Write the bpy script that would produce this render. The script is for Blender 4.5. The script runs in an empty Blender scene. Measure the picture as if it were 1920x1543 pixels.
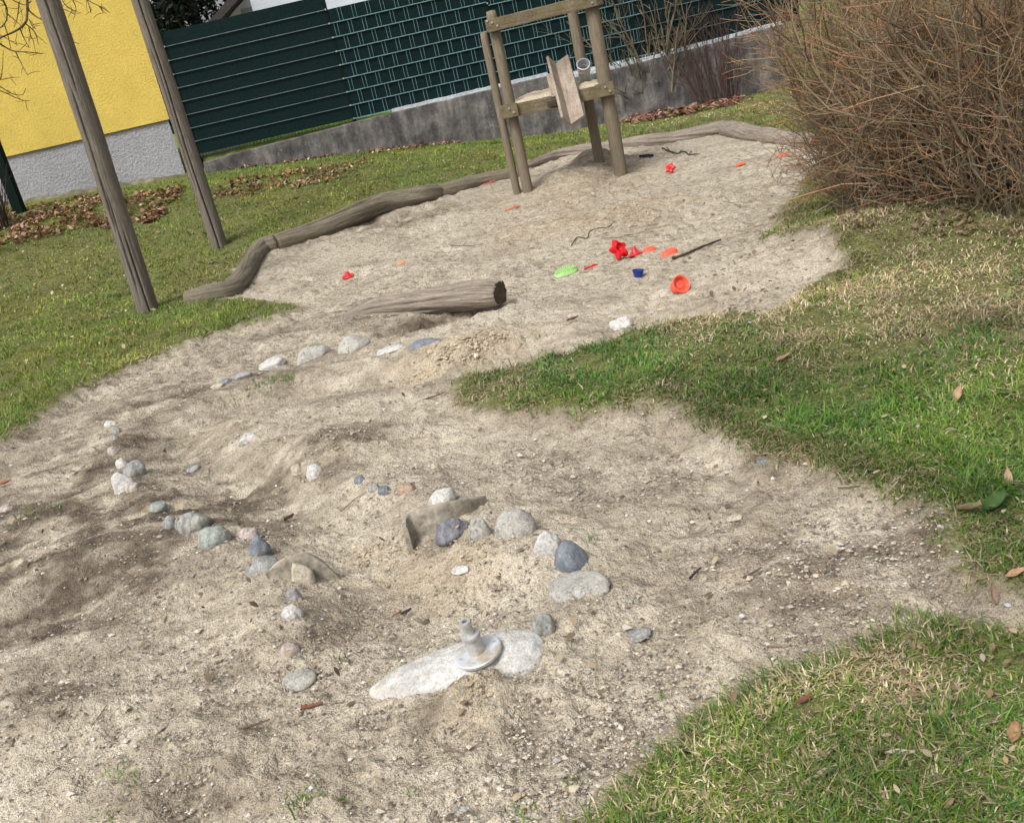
import bpy, bmesh, math, random
import numpy as np
from math import radians, sin, cos, atan, pi, sqrt
from mathutils import Vector, Matrix

random.seed(7)
RNG = np.random.default_rng(11)
scene = bpy.context.scene
col = scene.collection

# ------------------------------------------------------------------ camera
FPX, OFF, ROLL, EYE = 1850.0, 650.0, radians(13.0), 1.25      # focal length in photo pixels
PITCH = atan(OFF / FPX)
cF = np.array([0, cos(PITCH), -sin(PITCH)])
_r0 = np.array([1.0, 0, 0]); _u0 = np.array([0, sin(PITCH), cos(PITCH)])
cR = cos(ROLL) * _r0 - sin(ROLL) * _u0
cU = sin(ROLL) * _r0 + cos(ROLL) * _u0
cC = np.array([0, 0, EYE])
cam = bpy.data.cameras.new("camera")
cam.sensor_width = 36.0; cam.sensor_fit = 'HORIZONTAL'
cam.lens = 36.0 * FPX / 1920.0
cam.clip_start = 0.05; cam.clip_end = 1500
cam_o = bpy.data.objects.new("camera", cam); col.objects.link(cam_o)
m = Matrix.Identity(4)
for i in range(3):
    m[i][0] = cR[i]; m[i][1] = cU[i]; m[i][2] = -cF[i]; m[i][3] = cC[i]
cam_o.matrix_world = m
scene.camera = cam_o

# ------------------------------------------------------------------ sky, sun, exposure
SUN_EL, SUN_AZ = radians(52), radians(-140)      # azimuth from +Y towards +X: behind the camera, to the left
world = bpy.data.worlds.new("World"); scene.world = world; world.use_nodes = True
wn = world.node_tree; wn.nodes.clear()
sky = wn.nodes.new('ShaderNodeTexSky'); sky.sky_type = 'NISHITA'; sky.sun_disc = False
sky.sun_elevation = SUN_EL; sky.sun_rotation = SUN_AZ
sky.air_density = 1.0; sky.dust_density = 6.0; sky.ozone_density = 1.0
hs = wn.nodes.new('ShaderNodeHueSaturation'); hs.inputs['Saturation'].default_value = 0.22
bg = wn.nodes.new('ShaderNodeBackground'); bg.inputs['Strength'].default_value = 0.13
wo = wn.nodes.new('ShaderNodeOutputWorld')
wn.links.new(sky.outputs[0], hs.inputs['Color']); wn.links.new(hs.outputs[0], bg.inputs[0]); wn.links.new(bg.outputs[0], wo.inputs[0])
sun = bpy.data.lights.new("sun", 'SUN'); sun.energy = 1.75; sun.angle = radians(20); sun.color = (1.0, 0.97, 0.92)
sun_o = bpy.data.objects.new("sun", sun); col.objects.link(sun_o)
sd = Vector((sin(SUN_AZ) * cos(SUN_EL), cos(SUN_AZ) * cos(SUN_EL), sin(SUN_EL)))
sun_o.rotation_euler = sd.to_track_quat('Z', 'Y').to_euler()
sun_o.location = sd * 30
scene.render.engine = 'CYCLES'
scene.view_settings.view_transform = 'Standard'; scene.view_settings.look = 'None'
scene.view_settings.gamma = 1.0; scene.view_settings.use_curve_mapping = False
scene.view_settings.exposure = 0.40

# ------------------------------------------------------------------ helpers
def tag(o, label=None, cat=None, group=None, kind=None):
    if label: o['label'] = label
    if cat: o['category'] = cat
    if group: o['group'] = group
    if kind: o['kind'] = kind
    return o

def empty(name, loc=(0, 0, 0)):
    o = bpy.data.objects.new(name, None); col.objects.link(o); o.location = loc; o.empty_display_size = .1
    return o

def link(name, me, mat=None, parent=None, loc=None):
    o = bpy.data.objects.new(name, me); col.objects.link(o)
    if mat: me.materials.append(mat) if not me.materials else None
    if parent is not None:
        o.parent = parent
        o.matrix_parent_inverse = Matrix.Translation(-Vector(parent.location))
    if loc is not None: o.location = loc
    return o

SUBS = []
def sub(child, part): SUBS.append((child, part)); return child
def raw_mesh(name, v, f, smooth=False):
    """v (N,3) array, f (M,k) array with k fixed"""
    v = np.asarray(v, np.float32); f = np.asarray(f, np.int32)
    me = bpy.data.meshes.new(name)
    k = f.shape[1]
    me.vertices.add(len(v)); me.vertices.foreach_set('co', v.ravel())
    me.loops.add(f.size); me.loops.foreach_set('vertex_index', f.ravel())
    me.polygons.add(len(f))
    me.polygons.foreach_set('loop_start', np.arange(0, f.size, k, dtype=np.int32))
    me.polygons.foreach_set('loop_total', np.full(len(f), k, np.int32))
    me.polygons.foreach_set('use_smooth', np.full(len(f), smooth, bool))
    me.update(calc_edges=True)
    return me

def set_attr(me, name, data, typ='FLOAT', dom='POINT'):
    a = me.attributes.new(name, typ, dom)
    data = np.asarray(data, np.float32)
    a.data.foreach_set({'FLOAT': 'value', 'FLOAT_COLOR': 'color', 'FLOAT_VECTOR': 'vector'}[typ], data.ravel())

def sm(a, b, x):
    t = np.clip((x - a) / (b - a), 0, 1); return t * t * (3 - 2 * t)

# vectorised gradient noise
_perm = np.random.default_rng(3).permutation(512).astype(np.int64)
_perm = np.concatenate([_perm, _perm, _perm])
_ga = np.random.default_rng(4).uniform(0, 2 * pi, 512)
_gx, _gy = np.cos(_ga), np.sin(_ga)
def gnoise(x, y):
    xi = np.floor(x).astype(np.int64); yi = np.floor(y).astype(np.int64)
    xf = x - xi; yf = y - yi
    u = xf * xf * xf * (xf * (xf * 6 - 15) + 10); v = yf * yf * yf * (yf * (yf * 6 - 15) + 10)
    def g(ix, iy, dx, dy):
        h = _perm[(_perm[ix & 511] + iy) & 511]
        return _gx[h] * dx + _gy[h] * dy
    a = g(xi, yi, xf, yf); b = g(xi + 1, yi, xf - 1, yf); c = g(xi, yi + 1, xf, yf - 1); d = g(xi + 1, yi + 1, xf - 1, yf - 1)
    return 1.4 * ((a * (1 - u) + b * u) * (1 - v) + (c * (1 - u) + d * u) * v)
def fbm(x, y, o=4, g=.5):
    s = 0; a = 1.0
    for i in range(o):
        s = s + a * gnoise(x * 2 ** i + 17.3 * i, y * 2 ** i - 9.1 * i); a *= g
    return s

# ------------------------------------------------------------------ terrain: base heights, then details found through the photo's view
def ray(px, py): return cF + cR * (px - 960.0) / FPX - cU * (py - 771.5) / FPX
def on_y(px, py, Y):
    d = ray(px, py); return cC + d * (Y / d[1])
def project(P):
    v = np.asarray(P) - cC; z = v @ cF
    return 960 + FPX * (v @ cR) / z, 771.5 - FPX * (v @ cU) / z

WALL_Y = 14.5
def hbase(X, Y):
    A = np.interp(X, [-14, -6, -3.7, -1.1, 1.56, 4.7, 9], [1.0, .81, .66, .43, .09, 0, 0])
    z = A * sm(8.0, 14.6, Y)
    up = np.interp(X, [-14, -1.3, 1.0, 4.5, 7.5], [.86, .86, .72, .62, .2])
    return z + (np.maximum(up, A) - A) * sm(14.62, 14.74, Y)

_T = np.exp(np.linspace(np.log(.7), np.log(80), 5000))
def cast(px, py, hf):
    d = ray(px, py); P = cC[None] + d[None] * _T[:, None]
    g = P[:, 2] - hf(P[:, 0], P[:, 1])
    i = np.argmax(g < 0)
    if g[i] >= 0: i = len(_T) - 1
    if i == 0: return P[0]
    a, b = g[i - 1], g[i]; w = a / (a - b + 1e-9)
    return P[i - 1] * (1 - w) + P[i] * w
def pxpath(pts, hf): return np.array([cast(x, y, hf)[:2] for x, y in pts])

SAND_PX = [(-500, 1000), (-200, 880), (0, 824), (50, 792), (90, 764), (150, 728), (200, 702), (270, 672), (330, 648), (400, 622), (470, 598), (530, 582), (572, 572),
           (520, 563), (450, 560), (400, 556), (415, 536), (455, 486), (505, 456), (635, 412), (715, 384), (798, 362), (880, 341), (960, 322), (1010, 300), (1100, 280), (1200, 267), (1300, 255),
           (1360, 244), (1430, 254), (1540, 256), (1570, 290), (1520, 330), (1480, 375), (1445, 412), (1428, 440), (1470, 452), (1530, 462), (1562, 492),
           (1552, 530), (1512, 560), (1450, 584), (1380, 582), (1300, 592), (1240, 610), (1180, 630), (1080, 655), (980, 682), (900, 700), (848, 716), (862, 742),
           (960, 764), (1080, 770), (1200, 758), (1262, 752), (1310, 772), (1385, 815), (1430, 848), (1530, 852), (1600, 880), (1680, 902), (1745, 932), (1775, 962), (1762, 1005),
           (1800, 1062), (1860, 1092), (1920, 1108), (2050, 1150), (2060, 1190), (1925, 1176), (1850, 1166), (1780, 1162), (1700, 1178), (1640, 1192), (1560, 1240), (1440, 1270),
           (1340, 1312), (1285, 1362), (1205, 1430), (1155, 1490), (1095, 1548), (1000, 1660), (850, 1800), (-700, 1900)]
SAND = pxpath(SAND_PX, hbase)
def poly_sdf(X, Y, P):
    X = np.asarray(X, float); Y = np.asarray(Y, float)
    best = np.full(X.shape, 1e9); ins = np.zeros(X.shape, bool)
    n = len(P)
    for i in range(n):
        ax, ay = P[i]; bx, by = P[(i + 1) % n]
        ex, ey = bx - ax, by - ay
        t = np.clip(((X - ax) * ex + (Y - ay) * ey) / (ex * ex + ey * ey + 1e-12), 0, 1)
        best = np.minimum(best, (X - ax - t * ex) ** 2 + (Y - ay - t * ey) ** 2)
        c = (ay > Y) != (by > Y)
        ins ^= c & (X < ex * (Y - ay) / (ey if abs(ey) > 1e-12 else 1e-12) + ax)
    return np.where(ins, 1, -1) * np.sqrt(best)
def line_dist(X, Y, P):
    best = np.full(np.shape(X), 1e9)
    for i in range(len(P) - 1):
        ax, ay = P[i]; ex, ey = P[i + 1] - P[i]
        t = np.clip(((X - ax) * ex + (Y - ay) * ey) / (ex * ex + ey * ey + 1e-12), 0, 1)
        best = np.minimum(best, (X - ax - t * ex) ** 2 + (Y - ay - t * ey) ** 2)
    return np.sqrt(best)
RAG = cast(1560, 500, hbase)[:2]
def sand_d(X, Y):
    j = .05 * gnoise(X * 3.1, Y * 3.1) + .03 * gnoise(X * 11, Y * 11)
    rag = np.exp(-(((X - RAG[0]) / .9) ** 2 + ((Y - RAG[1]) / 1.1) ** 2))
    return poly_sdf(X, Y, SAND) + j * np.clip(Y * .25, .35, 1.4) + rag * (.28 * fbm(X * 2.4, Y * 2.4, 3) + .06)

STREAM = pxpath([(700, 1045), (640, 985), (560, 930), (440, 880), (350, 835), (330, 790), (430, 745), (600, 705), (740, 690), (860, 668), (960, 640)], hbase)
# (px, py, radius, height, squash in Y)
BUMPS_PX = [(800, 1112, .17, -.075, 1.0), (905, 1070, .10, -.03, 1), (650, 1150, .10, -.03, 1),
            (1116, 312, .26, .17, .9), (1080, 335, .45, .10, 1.0), (1040, 345, .16, .04, .8), (1145, 340, .15, -.04, .8), (1180, 400, .8, .06, .7), (1010, 420, .5, .03, .8),
            (730, 409, .21, -.22, .5), (785, 594, .17, -.17, .45), (880, 570, .12, -.06, .5),
            (880, 640, .22, .05, .7), (770, 675, .12, -.05, .7), (1230, 590, .25, -.05, .6), (1160, 628, .25, .03, .6),
            (892, 1288, .075, .052, .75), (925, 1264, .035, .028, .8), (840, 1303, .06, .025, .8), (600, 830, .18, .035, .8), (700, 800, .2, .03, .8), (630, 610, .2, .03, .6),
            (130, 1040, .26, .035, .8), (250, 1000, .22, .028, .7), (60, 1130, .25, -.03, .6), (100, 1330, .16, .03, .6), (330, 1500, .12, -.025, .7), (300, 1400, .2, .02, .7),
            (520, 1160, .12, .035, 1.2), (480, 1095, .12, .02, 1.0), (990, 1010, .14, .035, .8), (1090, 1110, .12, .02, 1.0),
            (1450, 660, .6, .03, .7), (1600, 480, .7, .08, .7), (1750, 450, .8, .10, .8), (480, 640, .3, .03, .5), (540, 660, .2, -.02, .5), (1500, 1100, .3, .02, .7)]
_bc = [(*cast(b[0], b[1], hbase)[:2], b[2], b[3], b[4]) for b in BUMPS_PX]
def hmid(X, Y):
    X = np.asarray(X, float); Y = np.asarray(Y, float)
    z = hbase(X, Y)
    d = sand_d(X, Y)
    z = z - .045 * sm(-.05, .11, d) * sm(9.5, 6, Y)
    ds = line_dist(X, Y, STREAM)
    z = z - .055 * np.exp(-(ds / .17) ** 2) + .02 * np.exp(-((ds - .30) / .12) ** 2)
    for bx, by, r, h, s in _bc:
        z = z + h * np.exp(-(((X - bx) / r) ** 2 + ((Y - by) / (r * s)) ** 2))
    near = sm(15.0, 12.0, Y)
    z = z + near * (.020 * fbm(X * 1.1, Y * 1.1, 2) + .010 * gnoise(X * 3.3 + 5, Y * 3.3))
    return z
def G(px, py): return cast(px, py, hmid)
def gz(x, y): return float(hmid(np.array([x]), np.array([y]))[0])
def ppm(P): return FPX / float((np.asarray(P) - cC) @ cF)

# ------------------------------------------------------------------ materials
def mat_new(name):
    mt = bpy.data.materials.new(name); mt.use_nodes = True
    nt = mt.node_tree; nt.nodes.clear()
    out = nt.nodes.new('ShaderNodeOutputMaterial'); b = nt.nodes.new('ShaderNodeBsdfPrincipled')
    nt.links.new(b.outputs[0], out.inputs['Surface'])
    return mt, nt, b
def nd(nt, typ, **kw):
    n = nt.nodes.new(typ)
    for k, v in kw.items():
        if k in n.inputs: n.inputs[k].default_value = v
        else: setattr(n, k, v)
    return n
def ramp(nt, fac, stops):
    r = nt.nodes.new('ShaderNodeValToRGB'); e = r.color_ramp.elements
    while len(e) < len(stops): e.new(.5)
    for i, (p, c) in enumerate(stops):
        e[i].position = p; e[i].color = (*c, 1) if len(c) == 3 else c
    nt.links.new(fac, r.inputs[0]); return r.outputs[0]
def mixc(nt, fac, a, b, blend='MIX'):
    n = nt.nodes.new('ShaderNodeMix'); n.data_type = 'RGBA'; n.blend_type = blend
    for s, v in ((n.inputs['Factor'], fac), (n.inputs['A'], a), (n.inputs['B'], b)):
        pass
    def put(sock, v):
        if isinstance(v, bpy.types.NodeSocket): nt.links.new(v, sock)
        elif isinstance(v, (int, float)): sock.default_value = v
        else: sock.default_value = (*v, 1) if len(v) == 3 else v
    put(n.inputs[0], fac); put(n.inputs[6], a); put(n.inputs[7], b)
    return n.outputs[2]
def mth(nt, op, a, b=0.0, clamp=False):
    n = nt.nodes.new('ShaderNodeMath'); n.operation = op; n.use_clamp = clamp
    for i, v in enumerate((a, b)):
        if isinstance(v, bpy.types.NodeSocket): nt.links.new(v, n.inputs[i])
        else: n.inputs[i].default_value = v
    return n.outputs[0]
def coords(nt, kind='Object', scale=(1, 1, 1), attr=None):
    mp = nt.nodes.new('ShaderNodeMapping'); mp.inputs['Scale'].default_value = scale
    if attr:
        a = nt.nodes.new('ShaderNodeAttribute'); a.attribute_name = attr; nt.links.new(a.outputs['Vector'], mp.inputs[0])
    else:
        t = nt.nodes.new('ShaderNodeTexCoord'); nt.links.new(t.outputs[kind], mp.inputs[0])
    return mp.outputs[0]
def noise(nt, vec, scale, detail=4, rough=.55, out='Fac', dist=0):
    n = nt.nodes.new('ShaderNodeTexNoise'); n.inputs['Scale'].default_value = scale; n.inputs['Detail'].default_value = detail
    n.inputs['Roughness'].default_value = rough; n.inputs['Distortion'].default_value = dist
    nt.links.new(vec, n.inputs['Vector']); return n.outputs[out]
def attr(nt, name, out='Fac'):
    a = nt.nodes.new('ShaderNodeAttribute'); a.attribute_name = name; return a.outputs[out]
def bump(nt, b, h, strength=.5, dist=.01):
    n = nt.nodes.new('ShaderNodeBump'); n.inputs['Strength'].default_value = strength; n.inputs['Distance'].default_value = dist
    nt.links.new(h, n.inputs['Height']); nt.links.new(n.outputs[0], b.inputs['Normal'])

def mat_ground():
    mt, nt, b = mat_new("ground_sand_and_soil")
    v = coords(nt)
    n1 = noise(nt, v, 2.2, 5, .6); n2 = noise(nt, v, 14, 5, .65); n3 = noise(nt, v, 85, 3, .7); n4 = noise(nt, v, 290, 2, .6)
    damp_shade = attr(nt, 'damp_shade'); grass = attr(nt, 'grass'); tan = attr(nt, 'tan')
    f = mth(nt, 'ADD', mth(nt, 'MULTIPLY', n1, .45), mth(nt, 'ADD', mth(nt, 'MULTIPLY', n2, .30), mth(nt, 'MULTIPLY', n3, .25)))
    f = mth(nt, 'ADD', f, mth(nt, 'MULTIPLY', damp_shade, .38))
    c = ramp(nt, f, [(.38, (.61, .555, .455)), (.49, (.545, .485, .39)), (.62, (.38, .33, .258)), (.84, (.185, .152, .116)), (1.0, (.12, .098, .076))])
    c = mixc(nt, mth(nt, 'MULTIPLY', tan, .75), c, (.46, .375, .265))
    g3 = ramp(nt, n3, [(.30, (.34, .32, .30)), (.43, (.84, .83, .82)), (.60, (1.06, 1.05, 1.03)), (.74, (1.25, 1.25, 1.24))])
    c = mixc(nt, .85, c, g3, 'MULTIPLY')
    n5 = noise(nt, v, 24, 4, .62); trod_shade = attr(nt, 'trod_shade')
    c = mixc(nt, mth(nt, 'MULTIPLY', trod_shade, .8), c, ramp(nt, n5, [(.34, (.46, .43, .40)), (.45, (.90, .89, .88)), (.56, (1.04, 1.04, 1.04)), (.70, (1.16, 1.16, 1.16))]), 'MULTIPLY')  # dark speckles paint the shadows of small dents into the sand colour
    g4 = ramp(nt, n4, [(.32, (.36, .34, .31)), (.45, (.92, .92, .92)), (.58, (1.03, 1.03, 1.03)), (.72, (1.4, 1.4, 1.4))])
    c = mixc(nt, .85, c, g4, 'MULTIPLY')
    soil = ramp(nt, mth(nt, 'ADD', mth(nt, 'MULTIPLY', n2, .5), mth(nt, 'MULTIPLY', n3, .5)), [(.34, (.055, .045, .026)), (.46, (.125, .122, .048)), (.56, (.155, .165, .060)), (.68, (.27, .25, .12))])
    soil = mixc(nt, .7, soil, g3, 'MULTIPLY')
    soil = mixc(nt, mth(nt, 'MULTIPLY', attr(nt, 'far'), .8), soil, ramp(nt, n2, [(.3, (.10, .14, .035)), (.7, (.20, .23, .06))]))
    c = mixc(nt, grass, c, soil)
    nt.links.new(c, b.inputs['Base Color'])
    b.inputs['Roughness'].default_value = .95; b.inputs['Specular IOR Level'].default_value = .12
    h = mth(nt, 'ADD', mth(nt, 'MULTIPLY', n3, 1.0), mth(nt, 'ADD', mth(nt, 'MULTIPLY', n4, .22), mth(nt, 'MULTIPLY', mth(nt, 'MULTIPLY', n5, trod_shade), 4.0)))
    bump(nt, b, h, .85, .014)
    return mt
M = {}
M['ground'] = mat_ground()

def mat_vcol(name, rough=.7, trans=0.0, jitter=None, spec=.25):
    mt, nt, b = mat_new(name)
    c = attr(nt, 'col', 'Color')
    if jitter:
        n = noise(nt, coords(nt), jitter, 3)
        c = mixc(nt, .8, c, ramp(nt, n, [(.3, (.6, .6, .6)), (.7, (1.3, 1.3, 1.3))]), 'MULTIPLY')
    nt.links.new(c, b.inputs['Base Color'])
    b.inputs['Roughness'].default_value = rough; b.inputs['Specular IOR Level'].default_value = spec
    if trans > 0:
        out = nt.nodes['Material Output']; t = nt.nodes.new('ShaderNodeBsdfTranslucent'); ms = nt.nodes.new('ShaderNodeMixShader')
        ms.inputs[0].default_value = trans; nt.links.new(c, t.inputs[0])
        nt.links.new(b.outputs[0], ms.inputs[1]); nt.links.new(t.outputs[0], ms.inputs[2]); nt.links.new(ms.outputs[0], out.inputs['Surface'])
    return mt
M['blade'] = mat_vcol("grass_blade", .6, .30)
M['leaf'] = mat_vcol("dry_leaf", .75, .12)
M['grit'] = mat_vcol("grit", .85)
M['twig'] = mat_vcol("twig_bark", .85, 0, None, .15)
M['conifer'] = mat_vcol("conifer_needles", .7, .1)

def mat_wood(name, stops, attr_uv=None, moss=0.0, scale=(1, 1, 1), grain=1.0, moss_col=(.10, .105, .035), bstr=.5):
    """grain runs along local X (boards) or along the stored v coordinate (round timbers)"""
    mt, nt, b = mat_new(name)
    if attr_uv:
        v = coords(nt, scale=(2.2 * grain, .8, 2.2 * grain), attr=attr_uv); vv = coords(nt, attr=attr_uv)
    else:
        v = coords(nt, 'Object', (.7, 9 * grain, 9 * grain)); vv = coords(nt, 'Object')
    n1 = noise(nt, v, 5.0, 6, .65, dist=.4); n2 = noise(nt, v, 26, 5, .7); n3 = noise(nt, vv, 6, 4, .6); n5 = noise(nt, vv, 17, 6, .75)
    f = mth(nt, 'ADD', mth(nt, 'MULTIPLY', n1, .42), mth(nt, 'ADD', mth(nt, 'MULTIPLY', n2, .28), mth(nt, 'MULTIPLY', n5, .30)))
    c = ramp(nt, f, stops)
    c = mixc(nt, .6, c, ramp(nt, n3, [(.3, (.55, .53, .50)), (.7, (1.25, 1.24, 1.22))]), 'MULTIPLY')
    c = mixc(nt, .55, c, ramp(nt, noise(nt, vv, 38 if attr_uv else 70, 4, .7), [(.34, (.55, .54, .53)), (.5, (1, 1, 1)), (.68, (1.4, 1.4, 1.4))]), 'MULTIPLY')
    if moss > 0:
        mk = ramp(nt, noise(nt, vv, 9, 6, .7), [(.5 - .12 * moss, (0, 0, 0)), (.72 - .1 * moss, (1, 1, 1))])
        c = mixc(nt, mth(nt, 'MULTIPLY', mk, min(1, moss)), c, moss_col)
    nt.links.new(c, b.inputs['Base Color']); b.inputs['Roughness'].default_value = .85; b.inputs['Specular IOR Level'].default_value = .2
    bump(nt, b, f, bstr, .012)
    return mt
GREYW = [(.30, (.075, .060, .047)), (.45, (.17, .14, .112)), (.58, (.235, .20, .165)), (.75, (.34, .30, .255))]
M['pole'] = mat_wood("weathered_pole", [(.34, (.04, .033, .028)), (.45, (.135, .115, .10)), (.55, (.215, .187, .165)), (.70, (.38, .345, .31))], 'tuv', .45, grain=1.0, moss_col=(.115, .105, .062))
M['log'] = mat_wood("old_log", [(.33, (.045, .037, .028)), (.45, (.165, .14, .108)), (.56, (.27, .235, .19)), (.72, (.46, .41, .345))], 'tuv', .6, grain=1.0, moss_col=(.11, .098, .045), bstr=1.0)
M['log_dry'] = mat_wood("bleached_log", [(.34, (.05, .038, .03)), (.44, (.20, .165, .135)), (.55, (.34, .295, .25)), (.72, (.54, .49, .43))], 'tuv', .25, grain=1.3, moss_col=(.08, .055, .04), bstr=.9)
M['timber'] = mat_wood("weathered_timber", [(.30, (.075, .058, .042)), (.45, (.20, .165, .125)), (.58, (.285, .24, .19)), (.74, (.42, .37, .30))], None, .35, moss_col=(.13, .105, .045))
M['timber_mossy'] = mat_wood("mossy_timber", [(.30, (.05, .04, .028)), (.45, (.14, .112, .078)), (.58, (.215, .178, .13)), (.74, (.34, .295, .23))], None, .7, moss_col=(.12, .10, .035))
M['chute'] = mat_wood("bare_grey_planks", [(.30, (.11, .085, .065)), (.45, (.27, .22, .175)), (.58, (.35, .295, .24)), (.74, (.47, .42, .36))], None, .0)
M['endgrain'] = mat_wood("end_grain", [(.3, (.035, .028, .02)), (.5, (.075, .058, .042)), (.7, (.15, .12, .09))], None, .0)

def mat_plain(name, c, rough=.5, metal=0, spec=.5, var=.0, vs=20, bs=0, dist=.004, var2=None):
    mt, nt, b = mat_new(name)
    if var > 0:
        v = coords(nt); n = noise(nt, v, vs, 5, .65)
        k = ramp(nt, n, [(.3, (1 - var,) * 3), (.7, (1 + var,) * 3)])
        cc = mixc(nt, 1.0, (*c, 1), k, 'MULTIPLY')
        if var2:
            cc = mixc(nt, ramp(nt, noise(nt, v, vs * .35, 5, .7), [(var2[1], (0, 0, 0)), (var2[1] + .15, (1, 1, 1))]), cc, (*var2[0], 1))
        nt.links.new(cc, b.inputs['Base Color'])
        if bs > 0: bump(nt, b, n, bs, dist)
    else:
        b.inputs['Base Color'].default_value = (*c, 1)
    b.inputs['Roughness'].default_value = rough; b.inputs['Metallic'].default_value = metal; b.inputs['Specular IOR Level'].default_value = spec
    return mt
# ------------------------------------------------------------------ shape helpers
def tube_arrays(paths, sides=4):
    """paths: list of (points (n,3), radii (n,), col0, col1). Returns verts, quads, colours"""
    V = []; Q = []; C = []; off = 0
    ang = np.arange(sides) * 2 * pi / sides
    ca, sa = np.cos(ang), np.sin(ang)
    for P, Rr, c0, c1 in paths:
        P = np.asarray(P, float); n = len(P); Rr = np.asarray(Rr, float)
        T = np.gradient(P, axis=0); T /= np.linalg.norm(T, axis=1)[:, None] + 1e-9
        ref = np.array([0.31, .17, .93]) if abs(T[0] @ np.array([0.31, .17, .93])) < .9 else np.array([1.0, 0, 0])
        S = np.cross(T, ref); S /= np.linalg.norm(S, axis=1)[:, None] + 1e-9
        B = np.cross(T, S)
        ring = P[:, None] + Rr[:, None, None] * (S[:, None] * ca[None, :, None] + B[:, None] * sa[None, :, None])
        V.append(ring.reshape(-1, 3))
        t = np.linspace(0, 1, n)[:, None]
        cc = np.asarray(c0)[None] * (1 - t) + np.asarray(c1)[None] * t
        C.append(np.repeat(cc, sides, axis=0))
        i = np.arange(n - 1)[:, None] * sides; j = np.arange(sides)[None]
        a = off + i + j; b2 = off + i + (j + 1) % sides
        Q.append(np.stack([a, b2, b2 + sides, a + sides], -1).reshape(-1, 4))
        off += n * sides
    return np.concatenate(V), np.concatenate(Q), np.concatenate(C)
def tubes_obj(name, paths, mat, parent=None, sides=4, smooth=True):
    v, q, c = tube_arrays(paths, sides)
    me = raw_mesh(name, v, q, smooth)
    set_attr(me, 'col', np.concatenate([c, np.ones((len(c), 1))], 1), 'FLOAT_COLOR')
    return link(name, me, mat, parent)

def resample(P, n):
    P = np.asarray(P, float)
    # Catmull-Rom through the points
    Q = np.vstack([2 * P[0] - P[1], P, 2 * P[-1] - P[-2]])
    out = []
    k = len(P) - 1
    for u in np.linspace(0, k - 1e-6, n):
        i = int(u); t = u - i
        p0, p1, p2, p3 = Q[i], Q[i + 1], Q[i + 2], Q[i + 3]
        out.append(.5 * ((2 * p1) + (-p0 + p2) * t + (2 * p0 - 5 * p1 + 4 * p2 - p3) * t * t + (-p0 + 3 * p1 - 3 * p2 + p3) * t ** 3))
    return np.array(out)

def timber(name, P, Rr, mat, parent=None, sides=40, seed=0, crack=None, rough=.02, cap=True, capmat=None, dome=.0, wob=.05):
    """round timber along a path; crack=(angle, depth) cuts a drying crack along it. Stores a (around, along) coordinate."""
    P = np.asarray(P, float); n = len(P); Rr = np.asarray(Rr, float)
    T = np.gradient(P, axis=0); T /= np.linalg.norm(T, axis=1)[:, None]
    S = np.cross(T, [0, 0, 1.0]) if abs(T[n // 2][2]) < .8 else np.cross(T, [0, 1.0, 0])
    S /= np.linalg.norm(S, axis=1)[:, None]; B = np.cross(S, T)
    L = np.concatenate([[0], np.cumsum(np.linalg.norm(np.diff(P, axis=0), axis=1))])
    a = np.arange(sides) * 2 * pi / sides
    AA, LL = np.meshgrid(a, L)
    per = np.cos(AA) * 1.2; per2 = np.sin(AA) * 1.2
    k = 1 + wob * fbm(per * 1.0 + seed, LL * 1.6 + per2, 3) + rough * fbm(per * 4 + seed * 3, LL * 2.2 + per2 * 4, 3)
    if crack:
        for ca, dep, l0, l1 in crack:
            cen = ca + .18 * np.array([gnoise(np.array([x * 1.1 + seed]), np.array([seed * 1.7]))[0] for x in L])
            dd = np.abs((AA - cen[:, None] + pi) % (2 * pi) - pi)
            fade = sm(l0 - .1, l0 + .1, LL) * (1 - sm(l1 - .15, l1 + .1, LL))
            k = k - dep * fade * np.exp(-(dd / (2 * pi / sides * (.9 if sides < 80 else 1.25))) ** 2)
    ring = P[:, None] + (Rr[:, None] * k)[..., None] * (S[:, None] * np.cos(AA)[..., None] + B[:, None] * np.sin(AA)[..., None])
    v = ring.reshape(-1, 3)
    i = np.arange(n - 1)[:, None] * sides; j = np.arange(sides)[None]
    q = np.stack([i + j, i + (j + 1) % sides, i + sides + (j + 1) % sides, i + sides + j], -1).reshape(-1, 4)
    uv = np.stack([np.cos(AA), LL * 1.0, np.sin(AA)], -1).reshape(-1, 3)
    if cap:
        ends = []
        for e, s in ((0, -1), (n - 1, 1)):
            c = P[e] + T[e] * dome * s; ends.append(c)
        v = np.vstack([v, ends]); uv = np.vstack([uv, [[0, 0, 0], [0, L[-1], 0]]])
        nv = n * sides
        j = np.arange(sides)
        t0 = np.stack([np.full(sides, nv), (j + 1) % sides, j, np.full(sides, nv)], -1)
        o = (n - 1) * sides
        t1 = np.stack([np.full(sides, nv + 1), o + j, o + (j + 1) % sides, np.full(sides, nv + 1)], -1)
        faces = [tuple(x) for x in q] + [tuple(x[:3]) for x in t0] + [tuple(x[:3]) for x in t1]
    else:
        faces = [tuple(x) for x in q]
    me = bpy.data.meshes.new(name); me.from_pydata(v.tolist(), [], faces); me.update()
    sf = np.ones(len(me.polygons), bool)
    if cap: sf[len(q):] = False
    me.polygons.foreach_set('use_smooth', sf)
    set_attr(me, 'tuv', uv, 'FLOAT_VECTOR')
    me.materials.append(mat)
    if capmat and cap:
        me.materials.append(capmat)
        mi = np.zeros(len(me.polygons), np.int32); mi[len(q):] = 1
        me.polygons.foreach_set('material_index', mi)
    return link(name, me, None, parent)

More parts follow.
